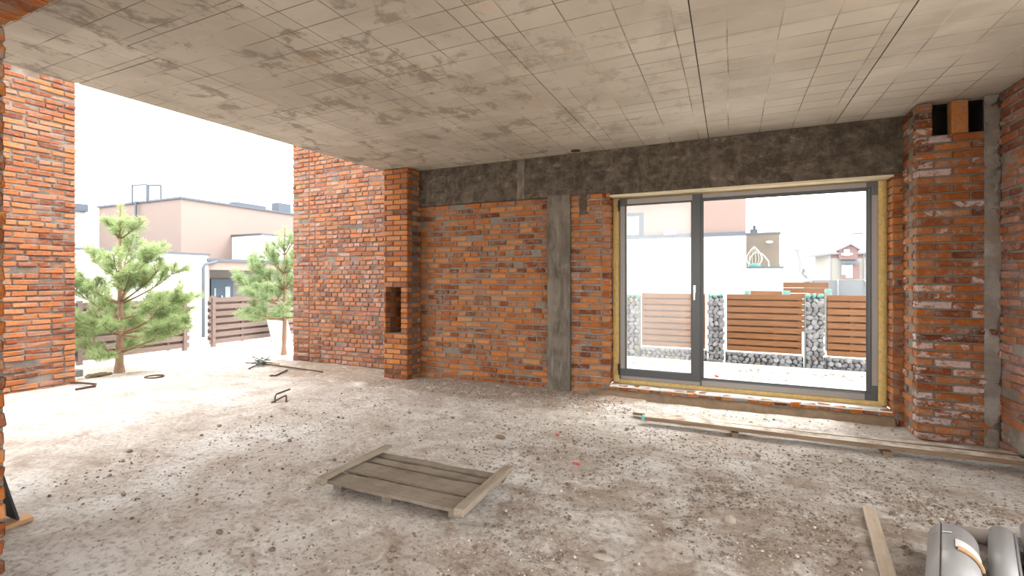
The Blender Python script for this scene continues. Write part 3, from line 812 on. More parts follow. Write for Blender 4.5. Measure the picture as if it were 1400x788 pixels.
# ------------------------------------------------------------------ pallet
def fz(p): return floor_z(p[0], p[1])
PX0, PX1, PY0, PY1 = -2.575, -1.435, 2.46, 3.06
pz = floor_z(-2, 2.7)
pal = thing('wooden_pallet', 'broken weathered wooden pallet lying on the dusty floor', 'pallet', (-2.0, 2.73, pz))
def board(x0, x1, y0, y1, z0, z1, seed, wav=.008, skew=0, nx=26, along='x', notch=None, end_round=0):
    """plank with uneven edges; local long axis x (or y)"""
    rg = random.Random(seed); mb = MB(); vs = []; fs = []
    L = (x1-x0) if along == 'x' else (y1-y0)
    for i in range(nx+1):
        t = i/nx
        a = mnoise.noise(Vector((t*4+seed*9, 1, 0)))*wav + rg.uniform(-1,1)*wav*.15; b = mnoise.noise(Vector((t*4+seed*9, 7, 0)))*wav + rg.uniform(-1,1)*wav*.15
        dz = mnoise.noise(Vector((t*2+seed*5, 3, 0)))*.006 + skew*(t-.5)
        er = rg.uniform(-.006,.006) if i in (0,nx) else 0
        if along == 'x':
            x = x0+L*t; xa = x+er; c = [(xa,y0+a,z0+dz),(x-er,y1+b,z0+dz),(x-er,y1+b,z1+dz),(xa,y0+a,z1+dz)]
            mid = (x, (y0+y1)/2+(a+b)/2, z1+dz+rg.uniform(-.002,.002))
        else:
            y = y0+L*t; ya = y+er; c = [(x1+a,ya,z0+dz),(x0+b,y-er,z0+dz),(x0+b,y-er,z1+dz),(x1+a,ya,z1+dz)]
            mid = ((x0+x1)/2+(a+b)/2, y, z1+dz+rg.uniform(-.002,.002))
        vs += c + [mid]
    for i in range(nx):
        p, q = i*5, (i+1)*5
        fs += [(p,p+1,q+1,q), (p+1,p+2,q+2,q+1), (p+2,p+4,q+4,q+2), (p+4,p+3,q+3,q+4), (p+3,p,q,q+3)]
    fs += [(0,3,4,2,1), (nx*5,nx*5+1,nx*5+2,nx*5+4,nx*5+3)]
    fs = [tuple(reversed(f)) for f in fs]
    mb.add(vs, fs, rg.random()); return mb
zd = pz+.062
for k, (a, b, zz) in enumerate(((0,.155,0), (.195,.355,.003), (.40,.48,-.003), (.525,.60,-.010))):
    obj('deck_board', board(PX0+.0, PX1, PY0+a, PY0+b, zd+zz, zd+zz+.022, 3+k, .018, .006), M['pallet'], pal)
mb = board(PX0-.012, PX0+.052, PY0-.03, PY1+.09, zd+.024, zd+.043, 31, .006, along='y')
o = obj('edge_slat', mb, M['pallet_y'], pal)
mb = MB(); mb.tube([(PX0-.01, PY0-.025, zd+.022), (PX0+.055, PY0-.028, zd+.018)], .024, 10); obj('rounded_slat_end', mb, M['pallet_y'], pal)
o = obj('edge_rail', board(PX1-.045, PX1+.022, PY0-.05, PY1+.04, zd+.022, zd+.066, 37, .006, .012, along='y'), M['pallet_y'], pal, bevel=.006); tag(o, 'thick pale rail along the right edge')
for x in (PX0+.09, (PX0+PX1)/2-.05, PX1-.10):
    obj('bearer', board(x-.04, x+.04, PY0+.05, PY1-.03, pz-.02, zd, int(x*100)+400, .010, along='y'), M['pallet'], pal)

# ------------------------------------------------------------------ long planks under the window
def plank(name, label, xa, xb, ya0, ya1, yb0, yb1, th, z, seed, ends=True, group=None):
    t = thing(name, label, 'plank', ((xa+xb)/2, (ya0+yb1)/2, z), group)
    rg = random.Random(seed); nx = 40; mb = MB(); vs = []; fs = []
    for i in range(nx+1):
        s = i/nx; x = xa+(xb-xa)*s; y0 = ya0+(yb0-ya0)*s; y1 = ya1+(yb1-ya1)*s
        w = mnoise.noise(Vector((s*5, seed, 0)))*.008; dz = .008*mnoise.noise(Vector((s*3, seed, 4)))
        vs += [(x,y0+w,z+dz),(x,y1+w,z+dz),(x,y1+w,z+th+dz),(x,y0+w+rg.uniform(0,.004),z+th+dz)]
    for i in range(nx):
        p, q = i*4, i*4+4
        fs += [(p,q,q+1,p+1),(p+1,q+1,q+2,p+2),(p+2,q+2,q+3,p+3),(p+3,q+3,q,p)]
    fs += [(0,1,2,3),(nx*4+3,nx*4+2,nx*4+1,nx*4)]
    m = [1,1,0,1]*nx + [1,1]
    b = len(mb.v); mb.add(vs, [tuple(reversed(f)) for f in fs]); mb.m = m
    obj('board', mb, [M['plank'], M['plank_edge']], t)
    if ends:
        for x, y0, y1 in ((xa, ya0, ya1), (xb, yb0, yb1)):
            mb = MB(); mb.box((x-.016, y0-.002, z-.003), (x+.012, min(y1, y0+.06)+.002, z+th+.006)); e = obj('painted_end', mb, M['teal'], t, bevel=.004); tag(e, 'teal painted plank end')
    return t
plank('wooden_plank', 'front long dusty plank with teal ends on the floor below the window', -.79, 2.07, 4.93, 5.045, 4.93, 5.06, .036, .045, 5)
plank('wooden_plank', 'rear long thin plank lying behind the teal ended one below the window', -.93, 2.12, 5.12, 5.21, 5.165, 5.26, .026, .035, 8, False)
for k, x in enumerate((.05, 1.2)):
    mb = MB(); mb.box((x-.03, 4.9, floor_z(x, 5.1)-.005), (x+.03, 5.24, .046 if 0 else .036)); 
    o = obj('wooden_spacer', mb, M['plank_edge'], bevel=.003); tag(o, ('left' if k == 0 else 'right') + ' short wooden spacer under the long planks below the window', 'spacer')
# lath in the foreground
A = at_floor(1188, 700); B = at_floor(1216, 800)
d = (B-A); L = d.length; d0 = d.normalized(); ang = math.atan2(d.y, d.x)
lt = board(0, L+.25, -.034, .034, 0, .022, 77, .002)
o = bpy.data.objects.new('wooden_lath', link_mesh('wooden_lath', lt, [M['lath']])); COL.objects.link(o); o.location = (A.x, A.y, floor_z(A.x, A.y)+.006); o.rotation_euler = (0, 0, ang)
tag(o, 'short bare wooden lath on the floor left of the grey rolls', 'lath')

# ------------------------------------------------------------------ grey membrane rolls
def spiral_roll(r, L, turns=2.2, pitch=.006, start=0.0, n=64, flap=0.0, th=.0035):
    """rolled sheet: spiral section extruded along local x, axis at z=r"""
    sec = []
    N = int(n*turns)
    for i in range(N+1):
        a = start + 2*pi*turns*i/N; rr = r - pitch*turns*(1-i/N)
        sec.append((cos(a)*rr, sin(a)*rr))
    if flap:
        a = start + 2*pi*turns; tx, ty = -sin(a), cos(a); px, py = sec[-1]
        for k in range(1, 9): sec.append((px+tx*flap*k/8, py+ty*flap*k/8 - .0))
    mb = MB(); vs = []; fs = []; m = len(sec)
    for (s, off) in ((0, 0), (1, 0)):
        for i, (y, z) in enumerate(sec):
            vs.append((L*s, y, z+r))
    for i, (y, z) in enumerate(sec): 
        pass
    for s in (0, 1):
        for i, (y, z) in enumerate(sec):
            q = sqrt(y*y+z*z) or 1; vs.append((L*s, y-y/q*th, z+r-z/q*th))
    for i in range(m-1):
        fs += [(i, i+1, m+i+1, m+i), (2*m+i+1, 2*m+i, 3*m+i, 3*m+i+1), (i+1, i, 2*m+i, 2*m+i+1), (m+i, m+i+1, 3*m+i+1, 3*m+i)]
    fs += [(m-1, 2*m-1, 4*m-1, 3*m-1), (0, 2*m, 3*m, m)]
    mb.add(vs, fs); return mb
def roll_thing(label, x_far, y_far, ztop, vpx, r, L, start=0.3, **kw):
    """roll lying on the floor: far end seen at pixel (x_far, y_far) of its top line, pointing at the horizon point vpx"""
    d = ray(vpx, HYP); d.z = 0; d.normalize()
    P = at_floor(x_far, y_far, ztop)
    t = thing('membrane_roll', label, 'roll', (P.x, P.y, floor_z(P.x, P.y)*.0 + (ztop-2*r)), kw.pop('group', None), math.atan2(-d.y, -d.x), True)
    o = obj('rolled_sheet', spiral_roll(r, L, start=start, **kw), M['pvc'], t, smooth=True)
    return t
def patch(r, x0, x1, a0, a1, lift=.001, n=12):
    """curved sticker on a roll between axis positions x0..x1 and angles a0..a1 (0 = top, + = +y)"""
    mb = MB(); vs = []; fs = []
    for i in range(n+1):
        a = a0+(a1-a0)*i/n
        for x in (x0, x1): vs.append((x, sin(a)*(r+lift), r+cos(a)*(r+lift)))
    for i in range(n): fs.append((2*i, 2*i+1, 2*i+3, 2*i+2))
    mb.add(vs, fs); return mb
LR = .75
r1 = .100
roll = roll_thing('largest grey membrane roll with paper label at the bottom right, slit open along its left', 1303, 717, .200, 1292, r1, LR, start=pi/2+.75)
# local: x towards the camera, y = to the photo's right when looking along -x
obj('slit', patch(r1, .0, LR, -.51, -.455, .0012), M['seam'], roll)
o = obj('tape_band', patch(r1, .110, .126, -.43, -.06, .0016), M['paper'], roll); tag(o, 'white tape with red print')
for k in range(3): obj('tape_print', patch(r1, .111, .124, -.42+k*.075, -.37+k*.075, .0022, 4), M['redink'], o)
for (a0, a1) in ((-1.0,-.62), (.1,.35), (.5,.8), (.95,1.25)):
    o = obj('printed_dash', patch(r1, .115, .1195, a0, a1, .0012), M['redink'], roll); tag(o, 'thin red print dash round the roll')
lab = obj('paper_label', patch(r1, .185, .275, .06, 1.25, .0025), M['paper'], roll)
for k in range(6): obj('label_print', patch(r1, .222 if k == 0 else .195, .262, .13+k*.17, .18+k*.17+(.04 if k == 0 else .0), .0034, 4), M['ink'], lab)
obj('label_print', patch(r1, .190, .210, .11, .33, .0036, 4), M['ink'], lab)
o = obj('cardboard_strip', patch(r1, .275, .300, .14, 1.35, .010), M['cardboard'], roll); so = o.modifiers.new('thick', 'SOLIDIFY'); so.thickness = .009; so.offset = -1
r3 = roll_thing('plain grey membrane roll right of the labelled roll', 1370, 719, .124, 1338, .060, LR, start=-.6)
r4 = roll_thing('grey membrane roll cut off by the right edge of the photo', 1414, 713, .124, 1338, .060, LR, start=-.6)
# half-unrolled sheet between them
A2, B2 = at_floor(1308, 735), at_floor(1347, 748)
ax = B2-A2; LL = ax.length
t = thing('membrane_offcut', 'small half unrolled grey membrane piece lying behind the two larger rolls', 'membrane sheet', (A2.x, A2.y, floor_z(A2.x, A2.y)+.004), None, math.atan2(ax.y, ax.x), True)
mb = MB(); vs = []; fs = []; n1, n2 = 12, 30
for i in range(n1+1):
    u = i/n1; rr_ = .024 + .014*u
    for k in range(n2+1):
        a = -pi*.5 + (2*pi*(1.15-.50*u))*k/n2
        vs.append((LL*u + (.05*u*k/n2), -cos(a)*rr_*(1+.1*u)-.0, rr_ + sin(a)*rr_))
for i in range(n1):
    for k in range(n2): fs.append((i*(n2+1)+k, i*(n2+1)+k+1, (i+1)*(n2+1)+k+1, (i+1)*(n2+1)+k))
mb.add(vs, fs); o = obj('curled_sheet', mb, M['pvc_in'], t, smooth=True); so = o.modifiers.new('thick', 'SOLIDIFY'); so.thickness = .003

# ------------------------------------------------------------------ sheet and plank behind the near jamb
mb = MB()
pts = [(-3.89,1.40,.035), (-3.25,1.30,.035), (-3.10,.975,1.7), (-3.76,.975,1.7)]
pts = [(-3.885,1.375,.032), (-4.55,1.36,.032), (-4.45,.975,1.65), (-3.80,.975,1.65)]
vs = [Vector(p) for p in pts]; nrm = (vs[1]-vs[0]).cross(vs[3]-vs[0]).normalized()*.012
mb.add([*vs, *[v-nrm for v in vs]], [(0,1,2,3),(7,6,5,4),(0,4,5,1),(1,5,6,2),(2,6,7,3),(3,7,4,0)])
tag(obj('black_sheet', mb, M['black']), 'black sheet leaning behind the brick jamb at the left edge', 'sheet')
tag(obj('short_plank', board(-3.955, -3.855, .98, 1.43, .006, .03, 91, .003, along='y'), M['cardboard']), 'short orange plank on the floor under the black sheet', 'plank')

# ------------------------------------------------------------------ steel scraps on the floor
def rod(name, label, cat, pts, r, m='rust', parts=None):
    mb = MB(); mb.tube(pts, r, 8); return tag(obj(name, mb, M[m], smooth=True), label, cat)
def P(x, y, z=.0): 
    p = at_floor(x, y); return Vector((p.x, p.y, floor_z(p.x, p.y)+z))
c = P(211, 516, .012); mb = MB(); mb.tube([(c.x+.115*cos(2*pi*i/24), c.y+.115*sin(2*pi*i/24), c.z) for i in range(25)], .012, 8, caps=False)
tag(obj('steel_ring', mb, M['rust'], smooth=True), 'rusty steel ring lying on the terrace near the first pine', 'ring')
# bent reinforcement hoop
t = thing('bent_rebar', 'bent rusty rebar hoop sticking up from the floor mid left', 'rebar', P(383, 550))
a = P(370, 554, -.01); b = P(392, 551, -.01)
mb = MB(); mb.tube([P(371, 553, .01), P(374, 552.5, .02), P(390, 548.5, .06), P(391.2, 548.5, .06), P(391.5, 551, .0)], .010, 8); obj('lower_bar', mb, M['rust'], t, smooth=True)
mb = MB(); mb.tube([P(376, 551.5, .0), P(376, 550.5, .06), P(378, 549, .085), P(397, 547, .13)], .010, 8); obj('upper_bar', mb, M['rust'], t, smooth=True)
rod('rebar_rod', 'straight rusty rod with tied wire lying in front of the outer wall', 'rebar', [P(336, 498.3, .02), P(372, 502.5, .03), P(441, 511, .012)], .012)
t = thing('wire_bundle', 'tangle of grey tie wire on the rod near the outer wall', 'wire', P(360, 500))
rw = random.Random(8)
for k in range(7):
    mb = MB(); c = P(352+k*2.2, 500.5+k*.3, .05)
    mb.tube([c + Vector((rw.uniform(-.12,.12), rw.uniform(-.12,.12), rw.uniform(-.04,.10))) for _ in range(5)], .009, 6); obj('tie_wire', mb, M['wire'], t, smooth=True)
rod('rebar_offcut', 'thin dark rod running out of the wire tangle to the left', 'rebar', [P(340, 505, .01), P(354, 501.5, .03)], .010)
rod('rebar_offcut', 'short yellowish rod just behind the wire tangle', 'rebar', [P(368, 498, .02), P(382, 500, .02)], .009, 'foam')
rod('rebar_offcut', 'short bent dark rod in front of the long rusty rod', 'rebar', [P(369, 515.5, .012), P(377, 515.3, .012), P(392.5, 508.5, .02)], .012)
rod('rebar_offcut', 'rusty bent rod by the foot of the left outer wall, folded back', 'rebar', [P(97, 527.5, .03), P(112, 527.5, .03), P(131, 529.3, .03), P(130, 530.5, .02), P(103, 534.5, .012)], .016)
rod('brick_fragment', 'small broken brick at the corner of the left outer wall', 'brick', [P(98, 524.5, .02), P(104, 524.5, .02)], .035, 'cardboard')
# loose lumps
def lump(name, label, cat, px, py, r, m, sc=(1,1,.6), group=None, seed=1):
    rg = random.Random(seed); p = P(px, py); mb = MB(); mb.blob((p.x, p.y, p.z+r*sc[2]*.55), r, 2, .10, sc, rg.random(), 0, rg)
    return tag(obj(name, mb, M[m], smooth=False), label, cat, group)
lump('mortar_lump', 'pale round mortar lump at the foot of the concrete column', 'lump', 792, 530, .075, 'lump', (1,.8,.75), None, 3)
lump('mortar_lump', 'smaller white lump left of the one at the column foot', 'lump', 784, 533, .038, 'paper', (1,1,.8), None, 4)
lump('mortar_chunk', 'low flat grey mortar chunk on the front floor near the centre bottom', 'lump', 825, 764, .055, 'lump', (1.1,.5,.3), None, 5)
lump('mortar_chunk', 'dark lump on the floor right of the pallet at the lower centre', 'lump', 998, 716, .035, 'crumb', (1,.9,.8), None, 6)
lump('mortar_chunk', 'thin brown clod behind the pallet right corner', 'lump', 684, 600, .055, 'dirt', (1,.4,.35), None, 7)
lump('red_scrap', 'red plastic scrap on the floor right of the pallet', 'scrap', 788, 635, .035, 'redscrap', (1,.35,.3), None, 8)
lump('red_scrap', 'tiny red chip on the floor further back behind the pallet', 'scrap', 762, 596, .022, 'redscrap', (1,.6,.5), None, 9)
rl = random.Random(17)
seen = 0
for k in range(70):
    px_, py_ = rl.uniform(140, 1250), rl.uniform(560, 780)
    q = at_floor(px_, py_)
    if -2.75 < q.x < -1.2 and 2.2 < q.y < 3.3: continue
    if q.y > 4.8 and q.x > -1.1: continue
    if px_ > 1150 and py_ > 670: continue
    rr_ = rl.uniform(.010, .026); mb = MB(); mb.blob((q.x, q.y, floor_z(q.x, q.y)+rr_*.35), rr_, 1, .2, (1, rl.uniform(.6,1), rl.uniform(.5,.8)), rl.random()*.6, 0, rl)
    tag(obj('clod', mb, M['crumb']), 'small dry clod lying loose on the dusty floor', 'clod', 'dry clods scattered over the floor')
LUMPS = [at_floor(*q) for q in ((825,764), (998,716), (684,600), (792,530), (788,635))]
def blocked(x, y):
    if -2.68 < x < -1.33 and 2.28 < y < 3.25: return True
    if x > 1.48 and y > 5.45 or y > 5.82 or (x < -4.15 and y > 5.55): return True
    if -1.0 < x < 2.2 and 4.86 < y < 5.32: return True
    u = (Vector((x, y)) - Vector((A.x, A.y))); dd = Vector((d0.x, d0.y))
    if abs(u.x*dd.y-u.y*dd.x) < .10 and -.1 < u.dot(dd) < 1.2: return True
    f_ = -ST*x + CT*y; l_ = CT*x + ST*y
    if f_ > .1 and CXP + FPX*l_/f_ > 1245 and HYP + FPX*EYE/f_ > 722: return True
    for q in LUMPS:
        if (q.x-x)**2 + (q.y-y)**2 < .02: return True
    if x < -3.6 and y < 1.6: return True
    return False
# fine loose grit nobody could count
mb = MB(); rg = random.Random(23); cnt = 0
while cnt < 15000:
    x, y = rg.uniform(-4.6, 2.1), rg.uniform(1.4, 5.85)
    dn = .10 + .9*max(0, min(1, (x+2.4)*.45))*max(0, min(1, (4.9-y)*.8)) + (.5 if (y > 5.2 and x < -1) else 0)
    dn *= max(0, .5 + 1.3*fbm(x+3, y, 1.6, 3))
    if rg.random() > dn: continue
    if blocked(x, y): continue
    r_ = min(.018, .0035 + abs(rg.gauss(0, .0042)))
    mb.blob((x, y, floor_z(x,y)+r_*.3), r_, 0, .35, (1,1,.7), rg.random(), 0, rg); cnt += 1
tag(obj('loose_grit', mb, M['crumb'], origin=(0,0,0)), 'fine loose grit and crumbs strewn over the floor', 'grit', None, 'stuff')

# ------------------------------------------------------------------ pines
def needles(mb, path, L, dens, rg, spread=.95):
    """blades along a shoot path"""
    tot = sum((path[i+1]-path[i]).length for i in range(len(path)-1)); n = int(tot*dens)
    for k in range(n):
        s = rg.random()*(len(path)-1); i = min(int(s), len(path)-2); f_ = s-i
        p = path[i].lerp(path[i+1], f_); d = (path[i+1]-path[i]).normalized()
        o_ = d.orthogonal().normalized(); o_.rotate(Matrix.Rotation(rg.uniform(0, 2*pi), 3, d))
        dirn = (d*(1-spread*.45) + o_*spread*rg.uniform(.6,1.1)).normalized()
        l = L*rg.uniform(.7,1.15); wv = dirn.cross(Vector((rg.uniform(-1,1),rg.uniform(-1,1),rg.uniform(-1,1)))).normalized()*.0019
        tip = p + dirn*l + Vector((0,0,-.008))
        midp = p + dirn*l*.55
        c = rg.random()
        mb.add([p-wv, p+wv, midp+wv*1.1, midp-wv*1.1, tip], [(0,1,2,3),(3,2,4)], c)
def pine(label, base, height, whorls, seed, mat, lead, trunk_r, dens=520, bend=(0,0), clip=None, NL=.115):
    rg = random.Random(seed)
    t = thing('pine_tree', label, 'tree', base, 'young pines beyond the terrace')
    B0 = Vector(base)
    tp = [B0+Vector((bend[0]*s*s+.02*sin(s*5), bend[1]*s*s, height*s)) for s in [i/14 for i in range(15)]]
    mb = MB()
    rs = [trunk_r*(1-.9*(i/14)**.8)+.004 for i in range(15)]
    vs = []; fs = []; n = 10
    for i, p in enumerate(tp):
        for j in range(n):
            a = 2*pi*j/n; r_ = rs[i]*(1+.12*mnoise.noise(Vector((cos(a)*2, sin(a)*2, i*.8+seed)))) * (1.35 if i == 0 else 1)
            vs.append(p+Vector((cos(a)*r_, sin(a)*r_, 0)))
    for i in range(14):
        for j in range(n): fs.append((i*n+j, i*n+(j+1)%n, (i+1)*n+(j+1)%n, (i+1)*n+j))
    mb.add(vs, fs); obj('trunk', mb, M['bark'], t, smooth=True)
    def tpt(z): 
        s = z/height; k = min(int(s*14), 13); return tp[k].lerp(tp[k+1], s*14-k)
    for (z, nb, L, el, curve, a0, back) in whorls:
        for k in range(nb):
            az = a0 + 2*pi*k/nb + rg.uniform(-.25,.25); l = L*rg.uniform(.8,1.12)*(clip(az) if clip else 1); e = el+rg.uniform(-.22,.30)
            st_ = tpt(z + rg.uniform(-.03,.03)); path = [st_]; p = st_.copy(); ee = e
            ns = 8
            for q in range(ns):
                p = p + Vector((cos(az)*cos(ee), sin(az)*cos(ee), sin(ee)))*(l/ns); ee += curve/ns; path.append(p.copy()); az += rg.uniform(-.08,.08)
            br = MB(); nd = MB()
            br.tube(path, .006+.012*l, 6, .004)
            s0 = 2 if l < .6 else 3
            needles(nd, path[s0:], NL, dens, rg)
            nside = int(3 + l*11)
            for q in range(nside):
                i = rg.randint(2 if l < .7 else 3, ns-1); pp = path[i]; d = (path[i+1]-path[i]).normalized()
                side = d.cross(Vector((0,0,1))).normalized()*rg.choice((-1,1)); side.rotate(Matrix.Rotation(rg.uniform(-1.1,1.1), 3, d))
                dd = (d*rg.uniform(.6,1.0) + side*rg.uniform(.45,.9) + Vector((0,0,rg.uniform(.15,.75)))).normalized()
                ll = l*rg.uniform(.22,.42)*(1.15-i/ns*.5)
                sp = [pp + dd*ll*u + Vector((0,0,.12*ll*u*u)) for u in (0,.25,.5,.75,1)]
                br.tube(sp, .005, 5, .0025); needles(nd, sp[1:], NL, dens*1.05, rg)
                if ll > .2:
                    for sgn in (-1,1):
                        d3 = (dd + dd.cross(Vector((0,0,1)))*.7*sgn + Vector((0,0,.25))).normalized(); s3 = [sp[2]+d3*ll*.5*u for u in (0,.33,.66,1)]
                        br.tube(s3, .004, 5, .002); needles(nd, s3[1:], NL, dens, rg)
            b = obj('branch', br, M['twig'], t, smooth=True); obj('needles', nd, M[mat], b)
    # leader
    nd = MB(); needles(nd, [tpt(height*lead), tpt(height*.999)], NL, dens*1.1, rg, .8); o = obj('leader_needles', nd, M[mat], t)
    return t
b1 = at_floor(163, 506); b1.z = ground_z(b1.x, b1.y)-.03
pine('larger young pine nearest the left outer wall', tuple(b1), 2.76,
     [(.34,6,1.10,.12,.15,.3,0), (.66,7,1.15,.10,.30,.9,0), (.92,5,1.05,.22,.35,.1,0), (1.16,6,.95,.35,.4,.5,0), (1.55,6,.82,.62,.25,.2,0), (2.18,6,.42,.85,.15,.8,0)], 5, 'needle', .80, .058, 470, (-.0,.03), lambda a: min(1, .52/max(.01, -sin(a))) if cos(a) > -.75 else 1)
b2 = at_floor(388, 482); b2.z = ground_z(b2.x, b2.y)-.03
pine('smaller young pine partly behind the outer brick wall', tuple(b2), 2.58,
     [(.75,6,1.0,.15,.2,.3,0), (1.0,6,1.05,.25,.3,.9,0), (1.32,6,.92,.4,.35,.1,0), (1.65,5,.72,.6,.3,.6,0), (2.05,5,.42,.85,.15,.2,0)], 9, 'needle2', .8, .045, 440, (.05,.0), lambda a: .45 if (cos(a) > .3 and sin(a) < .35) else 1)
# soil bank at the slab edge by the first pine
mb = MB(); rg = random.Random(3)
for k in range(60):
    s = k/59; p = at_floor(112+s*78, 516-s*12.5)
    if s < .12 or (p-b1).length < .30: continue
    mb.blob((p.x+rg.uniform(-.05,.05), p.y+rg.uniform(-.08,.1), floor_z(p.x,p.y)-.01), rg.uniform(.04,.085), 1, .25, (1.2,1,.55), .5, 0, rg)
tag(obj('soil_heap', mb, M['dirt']), 'low brown soil ridge around the foot of the larger pine', 'soil', None, 'stuff')
p = at_floor(104, 515); mb = MB(); mb.box((p.x-.10, p.y-.06, floor_z(p.x,p.y)), (p.x+.07, p.y+.06, .10)); tag(obj('grey_block', mb, M['pvc'], bevel=.01), 'small pale grey block at the corner of the left outer wall', 'block')

# ------------------------------------------------------------------ grey fence beyond the pines
def slat_fence(mb, y0, y1, X, z0, rows, sp, bh):
    for r in range(rows):
        z = z0 + r*sp
        mb.box((X, y0, z), (X+.022, y1, z+bh), R.random()); 
        if r < rows-1: mb.box((X-.06, y0, z+sp*.55), (X-.04, y1, z+sp*.55+bh), R.random())
for (y0, y1, label) in ((6.78, 9.6, 'grey brown slatted fence behind the smaller pine'), (2.6, 6.35, 'grey brown slatted fence behind the larger pine')):
    XF = -10.45
    gz = ground_z(XF, (y0+y1)/2)
    t = thing('slatted_fence', label, 'fence', (XF, (y0+y1)/2, gz))
    mb = MB(); slat_fence(mb, y0, y1, XF, gz+.07, 7, .155, .10); obj('slat_panel', mb, M['fence_grey'], t)
    n = 2 if y1-y0 < 3 else 3
    for k in range(n):
        y = y0+.09 if (k == 0 and y0 > 6) else y0+.09+(y1-y0-.18)*k/(n-1)
        mb = MB(); mb.box((XF-.04, y-.035, gz-.1), (XF+.045, y+.035, gz+1.14)); obj('post', mb, M['fence_grey'], t)
    for k in range(3 if n == 2 else 4):
        y = y0+.8+k*.85; mb = MB(); mb.box((XF-.04, y-.025, gz+.05), (XF-.0, y+.025, gz+1.1)); obj('batten', mb, M['fence_grey'], t)
p0, p1 = at_x(372, 478, -9.95), at_x(400, 478, -9.95)
mb = MB(); z0 = ground_z(-9.9, 8.0); mb.obox((-10.05, (p0.y+p1.y)/2, z0+.27), (.0, (p1.y-p0.y)/2, 0), (.10, 0, -.27), (.006, 0, .002))
tag(obj('grey_sheet', mb, M['roofgrey']), 'pale grey sheet leaning on the fence behind the smaller pine trunk', 'sheet')

# ------------------------------------------------------------------ neighbour's house on the left
hs = thing('neighbour_house', 'pale pink and white modern house behind the pines', 'house', (-19, 11, -.6))
def bx(name, m, a, b, parent, bev=0): mb = MB(); mb.box(a, b); return obj(name, mb, M[m], parent, bevel=bev)
ZB = -1.0
up = bx('upper_block', 'peach', (-24.7, 11.26, ZB), (-19, 20, 4.52), hs); bx('roof_coping', 'coping', (-24.76, 11.2, 4.52), (-18.94, 20.06, 4.60), up)
lo = bx('white_wing', 'white_wall', (-24, 3.0, ZB), (-17, 11.0, 2.30), hs); bx('roof_coping', 'coping', (-24.05, 2.95, 2.30), (-16.95, 11.05, 2.37), lo)
sb_ = bx('white_block', 'white_wall', (-19.5, 13.3, 1.95), (-17.2, 19, 3.24), hs); bx('roof_coping', 'coping', (-19.5, 13.25, 3.24), (-17.15, 19.05, 3.31), sb_)
pf = bx('porch_fascia', 'peach', (-19, 11.0, 1.80), (-17.0, 19.0, 2.10), hs); bx('porch_roof_edge', 'coping', (-19, 10.95, 2.10), (-16.93, 19.05, 2.20), pf)
bx('porch_rear_wall', 'porch_grey', (-18.6, 11.0, ZB), (-18.5, 19, 1.8), hs); bx('porch_side_wall', 'porch_grey', (-18.6, 11.0, ZB), (-17.0, 11.05, 1.8), hs)
y0d, y1d = at_x(288, 400, -18.45).y, at_x(318, 400, -18.45).y
dr = bx('front_door', 'door_blue', (-18.5, y0d, -.7), (-18.42, y1d, 1.46), hs)
w = y1d-y0d
bx('door_glass', 'doorglass', (-18.43, y0d+w*.12, .2), (-18.40, y0d+w*.2, 1.1), dr); bx('door_glass', 'doorglass', (-18.43, y0d+w*.62, -.3), (-18.40, y0d+w*.85, 1.15), dr); bx('door_handle', 'handle', (-18.41, y0d+w*.42, 0), (-18.36, y0d+w*.46, .8), dr)
mb = MB(); ya = at_x(278, 400, -16.9).y; mb.tube([(-16.9, ya, ZB), (-16.9, ya, 1.85), (-16.9, ya+.06, 1.98), (-16.9, ya+.5, 2.10)], .05, 8); obj('downpipe', mb, M['coping'], hs, smooth=True)
# strip window in the white wing, seen through the pine
w0, w1_ = at_x(160, 385, -16.97), at_x(190, 398, -16.97); bx('window', 'pane', (-17.02, w0.y, w1_.z), (-16.97, w1_.y, w0.z+.1), hs)
# roof ladder with hoops on the pink block's left wall
yl = 11.2; xa = at_y(181, 270, yl).x; xb = at_y(205, 270, yl).x; xm = at_y(188, 300, yl).x
mb = MB()
for pp in ([(xa, yl, 4.5), (xa, yl, 5.28), (xb-.2, yl, 5.22), (xb-.2, yl, 4.5)], [(xm, yl+.4, 4.5), (xm, yl+.4, 5.32), (xb, yl+.4, 5.25), (xb, yl+.4, 4.5)]):
    for u, v in zip(pp, pp[1:]): mb.tube([u, v], .034, 6)
o = obj('roof_railing', mb, M['coping'], hs)
mb = MB(); mb.tube([(xm, yl-.06, 2.4), (xm, yl-.06, 4.6)], .045, 6); obj('wall_pipe', mb, M['coping'], hs)
for (xa_, xb_, yt, yb, X) in ((323, 364, 276, 286, -20.5), (381, 398, 277, 287, -20.5)):
    p, q = at_x(xa_, yt, X), at_x(xb_, yt+3, X); s = bx('roof_vent', 'coping', (X-.5, p.y, 4.5), (X, q.y, p.z), hs)
oh = thing('far_white_building', 'white building with a grey roof vent at the far left behind the brick wall', 'building', (-26, 9, -.6))
p, q = at_x(96, 277, -25), at_x(121, 288, -25)
bx('wall', 'white_wall', (-30, 2, ZB), (-25.2, q.y+.3, q.z-.05), oh); v = bx('roof_vent', 'coping', (-26, p.y, q.z-.06), (-25, q.y, p.z), oh)

